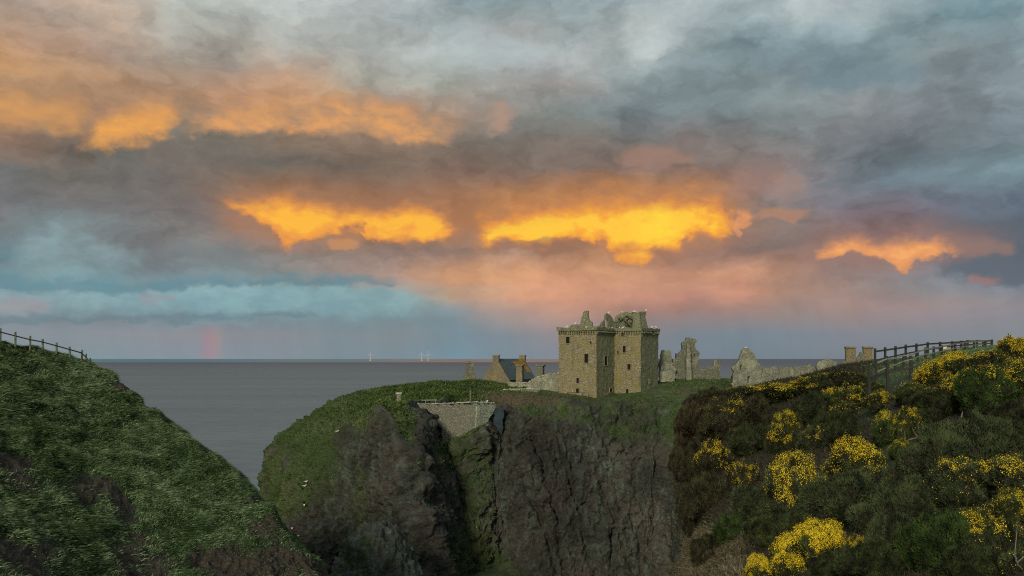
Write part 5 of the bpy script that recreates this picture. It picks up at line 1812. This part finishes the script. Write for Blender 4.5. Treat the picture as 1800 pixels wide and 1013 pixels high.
slab_px('wall', [(1290, 684), (1290.5, 646), (1295, 640), (1301, 634), (1303, 623), (1307, 616), (1311, 613), (1315, 612.5), (1319, 615), (1323, 619), (1328, 629), (1333, 637), (1339, 646), (1340, 684)], 196, 198, 1290, 1340, 1.2, M_PALE, rg,
        [rect(1301, 642, 1304.5, 651), rect(1314, 661.5, 1318.5, 673)], 0.10, 56)
lw = empty('ruined_wall', P(1390, 680, 200))
tag(lw, 'long low ruined wall with small buttresses behind the gorse', 'ruin')
slab_px('wall', [(1340.2, 690), (1340.2, 646), (1352, 648), (1360, 645.5), (1380, 646), (1400, 645), (1412, 645), (1416, 641), (1420, 643), (1424, 641), (1428, 645), (1440, 648), (1452, 652), (1452, 690)], 198, 203, 1340, 1452, 1.1, M_PALE, lw, (), 0.08, 57)
for px in (1356, 1384, 1411):
    slab_px('buttress', [(px, 690), (px + .5, 649), (px + 3.5, 649), (px + 4, 690)], 197.6 + (px - 1340) / 22, 197.8 + (px - 1336) / 22, px, px + 4, 0.8, M_PALE, lw, (), 0.03, int(px))
ls = empty('ruined_wall', P(1455, 660, 198))
tag(ls, 'rounded ivy topped wall stump at the right end of the long wall', 'ruin')
slab_px('wall', [(1438, 672), (1440, 645), (1443, 637), (1449, 633), (1457, 631.5), (1465, 633.5), (1470, 637), (1471, 644), (1474, 672)], 198, 199, 1438, 1474, 1.4, M_PALE, ls, (), 0.10, 59)
ls = empty('wall_stump', P(1484, 645, 202))
tag(ls, 'small dark wall stump just left of the two square chimneys', 'ruin')
slab_px('wall', [(1479, 665), (1480, 640), (1483, 635.5), (1487, 635), (1489, 640), (1490, 665)], 202, 202, 1479, 1490, 1.0, M_GREY, ls, (), 0.06, 60)
chimney(1487.5, 1504.5, 609.5, 655, 206, M_GOLD, 'left of two square buff chimneys on the right skyline', 'chimney', 2.4)
chimney(1518.5, 1534.5, 609.5, 655, 209, M_GOLD, 'right of two square buff chimneys on the right skyline', 'chimney', 2.4)
ls = empty('ruined_gable', P(1512, 640, 208))
tag(ls, 'sloping wall fragment between the two square chimneys', 'ruin')
slab_px('wall', [(1502, 655), (1505, 632), (1511, 625), (1514, 619.5), (1517, 621), (1519, 626), (1520, 655)], 208.5, 208.5, 1502, 1520, 0.9, M_GREY, ls, (), 0.05, 61)

# ================================================================== gulls
def gull_mesh():
    bm = bmesh.new()
    sp_ = [(-0.34, 0.14, .012), (-0.24, 0.13, .035), (-0.12, 0.12, .075), (0.0, 0.11, .095), (0.10, 0.13, .090), (0.16, 0.19, .060), (0.18, 0.245, .050), (0.205, 0.275, .052), (0.245, 0.275, .035), (0.27, 0.268, .014), (0.32, 0.258, .005)]
    tube(bm, [(x, 0, z) for x, z, _ in sp_], [q for _, _, q in sp_], 10)
    bmesh.ops.recalc_face_normals(bm, faces=bm.faces[:])
    me = bpy.data.meshes.new('gull_body')
    bm.to_mesh(me)
    bm.free()
    me.materials.append(M_GULL); me.materials.append(M_BILL)
    for p_ in me.polygons:
        p_.use_smooth = True
        if p_.center.x > 0.262:
            p_.material_index = 1
    wing = []
    for s in (1, -1):
        bm = bmesh.new()
        pts = [(0.11, .075, .18), (0.0, .105, .175), (-.14, .095, .165), (-.30, .05, .165), (-.42, .02, .16)]
        tube(bm, [(x, y * s, z) for x, y, z in pts], [.02, .05, .045, .028, .005], 6)
        me2 = bpy.data.meshes.new('wing')
        bm.to_mesh(me2)
        bm.free()
        me2.materials.append(M_GULLG)
        wing.append(me2)
    bm = bmesh.new()
    for s in (1, -1):
        tube(bm, [(0.0, .03 * s, .06), (0.005, .03 * s, 0.0)], [.012, .01], 5)
    me3 = bpy.data.meshes.new('legs')
    bm.to_mesh(me3)
    bm.free()
    me3.materials.append(M_BILL)
    return me, wing, me3


GB, GW, GL = gull_mesh()


def gull(pos, rz, label, s=1.0):
    o = link('gull', GB)
    o.location = pos
    o.rotation_euler.z = rz
    o.scale = (s, s, s)
    tag(o, label, 'gull', 'white gulls of the headland')
    for n_, me in (('wing', GW[0]), ('wing', GW[1]), ('legs', GL)):
        link(n_, me, None, o)


for px, py, D, lab in ((996, 575.5, 187.5, 'gull on the parapet left of the wall stump'), (1010.5, 570, 190.5, 'gull on the wall stump above the left tower face'),
                       (1029.5, 577, 185, 'gull on the parapet below the first broken gable'), (1069.5, 550.8, 190.8, 'gull on the peak of the second broken gable'),
                       (1085.5, 555.5, 199.5, 'gull at the left shoulder of the collapsed cap house'), (1094.5, 549.7, 199.3, 'gull on top of the collapsed cap house'),
                       (1114, 549, 191.5, 'left of a pair of gulls on the chimney stack'), (1118, 549.2, 191.5, 'right of a pair of gulls on the chimney stack'),
                       (1135, 547, 192, 'gull on the rim of the stair turret'), (1075.5, 578, 187.5, 'gull on the parapet near the inner corner'),
                       (1091, 578.5, 189, 'left gull of three clustered under the cap house'), (1093.5, 577.5, 188.7, 'middle gull of three clustered under the cap house'), (1096, 576.5, 188.4, 'right gull of three clustered under the cap house'),
                       (1145, 576.5, 189.8, 'left gull on the right hand parapet'), (1154, 576.5, 192, 'gull on the far right corner of the parapet'),
                       (1311, 612.6, 196.8, 'single gull on the pale pointed gable'), (856, 706.8, 171, 'gull on the coping of the return wall')):
    gull(P(px, py, D), random.uniform(-1, 1) + random.choice((0, 3.14)), lab, 1.25)
for px, py, lab in ((538, 845, 'uppermost gull nesting on the green shoulder of the cliff'), (533, 853, 'second gull on the green shoulder of the cliff'), (537, 890, 'gull lower on the green shoulder, above the dark ledges'),
                    (512, 927, 'gull on the dark ledges near the hill edge'), (521, 945, 'lowest gull on the ledges above the ravine'),
                    (592, 757, 'gull on the grassy ledge left of the buttress')):
    q = crag_front(px, py)
    gull(q + Vector((0, -0.25, 0.05)), random.uniform(-1, 1), lab, 1.3)
# ================================================================== turbines out at sea
def turbine(px, top, D, label, ang0):
    root = empty('wind_turbine', ((px - 900) / F * D, D, 0))
    tag(root, label, 'turbine', 'wind turbines on the horizon')
    H = EYE + (HOR - top) / F * D
    hub = H * 0.62
    bm = bmesh.new(); tube(bm, [(0, 0, 22), (0, 0, hub)], [10, 6.5], 16); bm_obj('tower', bm, M_TURB, root)
    bm = bmesh.new(); tube(bm, [(0, 0, -5), (0, 0, 12), (0, 0, 23)], [19, 19, 12], 16); bm_obj('foundation', bm, M_TURBY, root)
    bm = bmesh.new(); box_into(bm, (0, -12, hub + 4), (0, 14, hub + 4), 9, 9); bm_obj('nacelle', bm, M_TURB, root, 1)
    L = H - hub - 6
    for k in range(3):
        a = R(90) + ang0 + k * 2 * math.pi / 3
        d = Vector((math.cos(a), 0, math.sin(a)))
        bm = bmesh.new()
        c = Vector((0, -16, hub + 4))
        tube(bm, [c, c + d * L * .2, c + d * L * .6, c + d * L], [3.5, 6.5, 4, 1.0], 8)
        bm_obj('blade', bm, M_TURB, root)


turbine(651, 616, 24000, 'lone pale wind turbine on the horizon left of the pair', 0.05)
turbine(741.5, 615, 24000, 'left of the paired wind turbines on the horizon', -0.1)
turbine(752.5, 615.5, 24500, 'right of the paired wind turbines on the horizon', 0.12)
print('objects', len(bpy.data.objects))
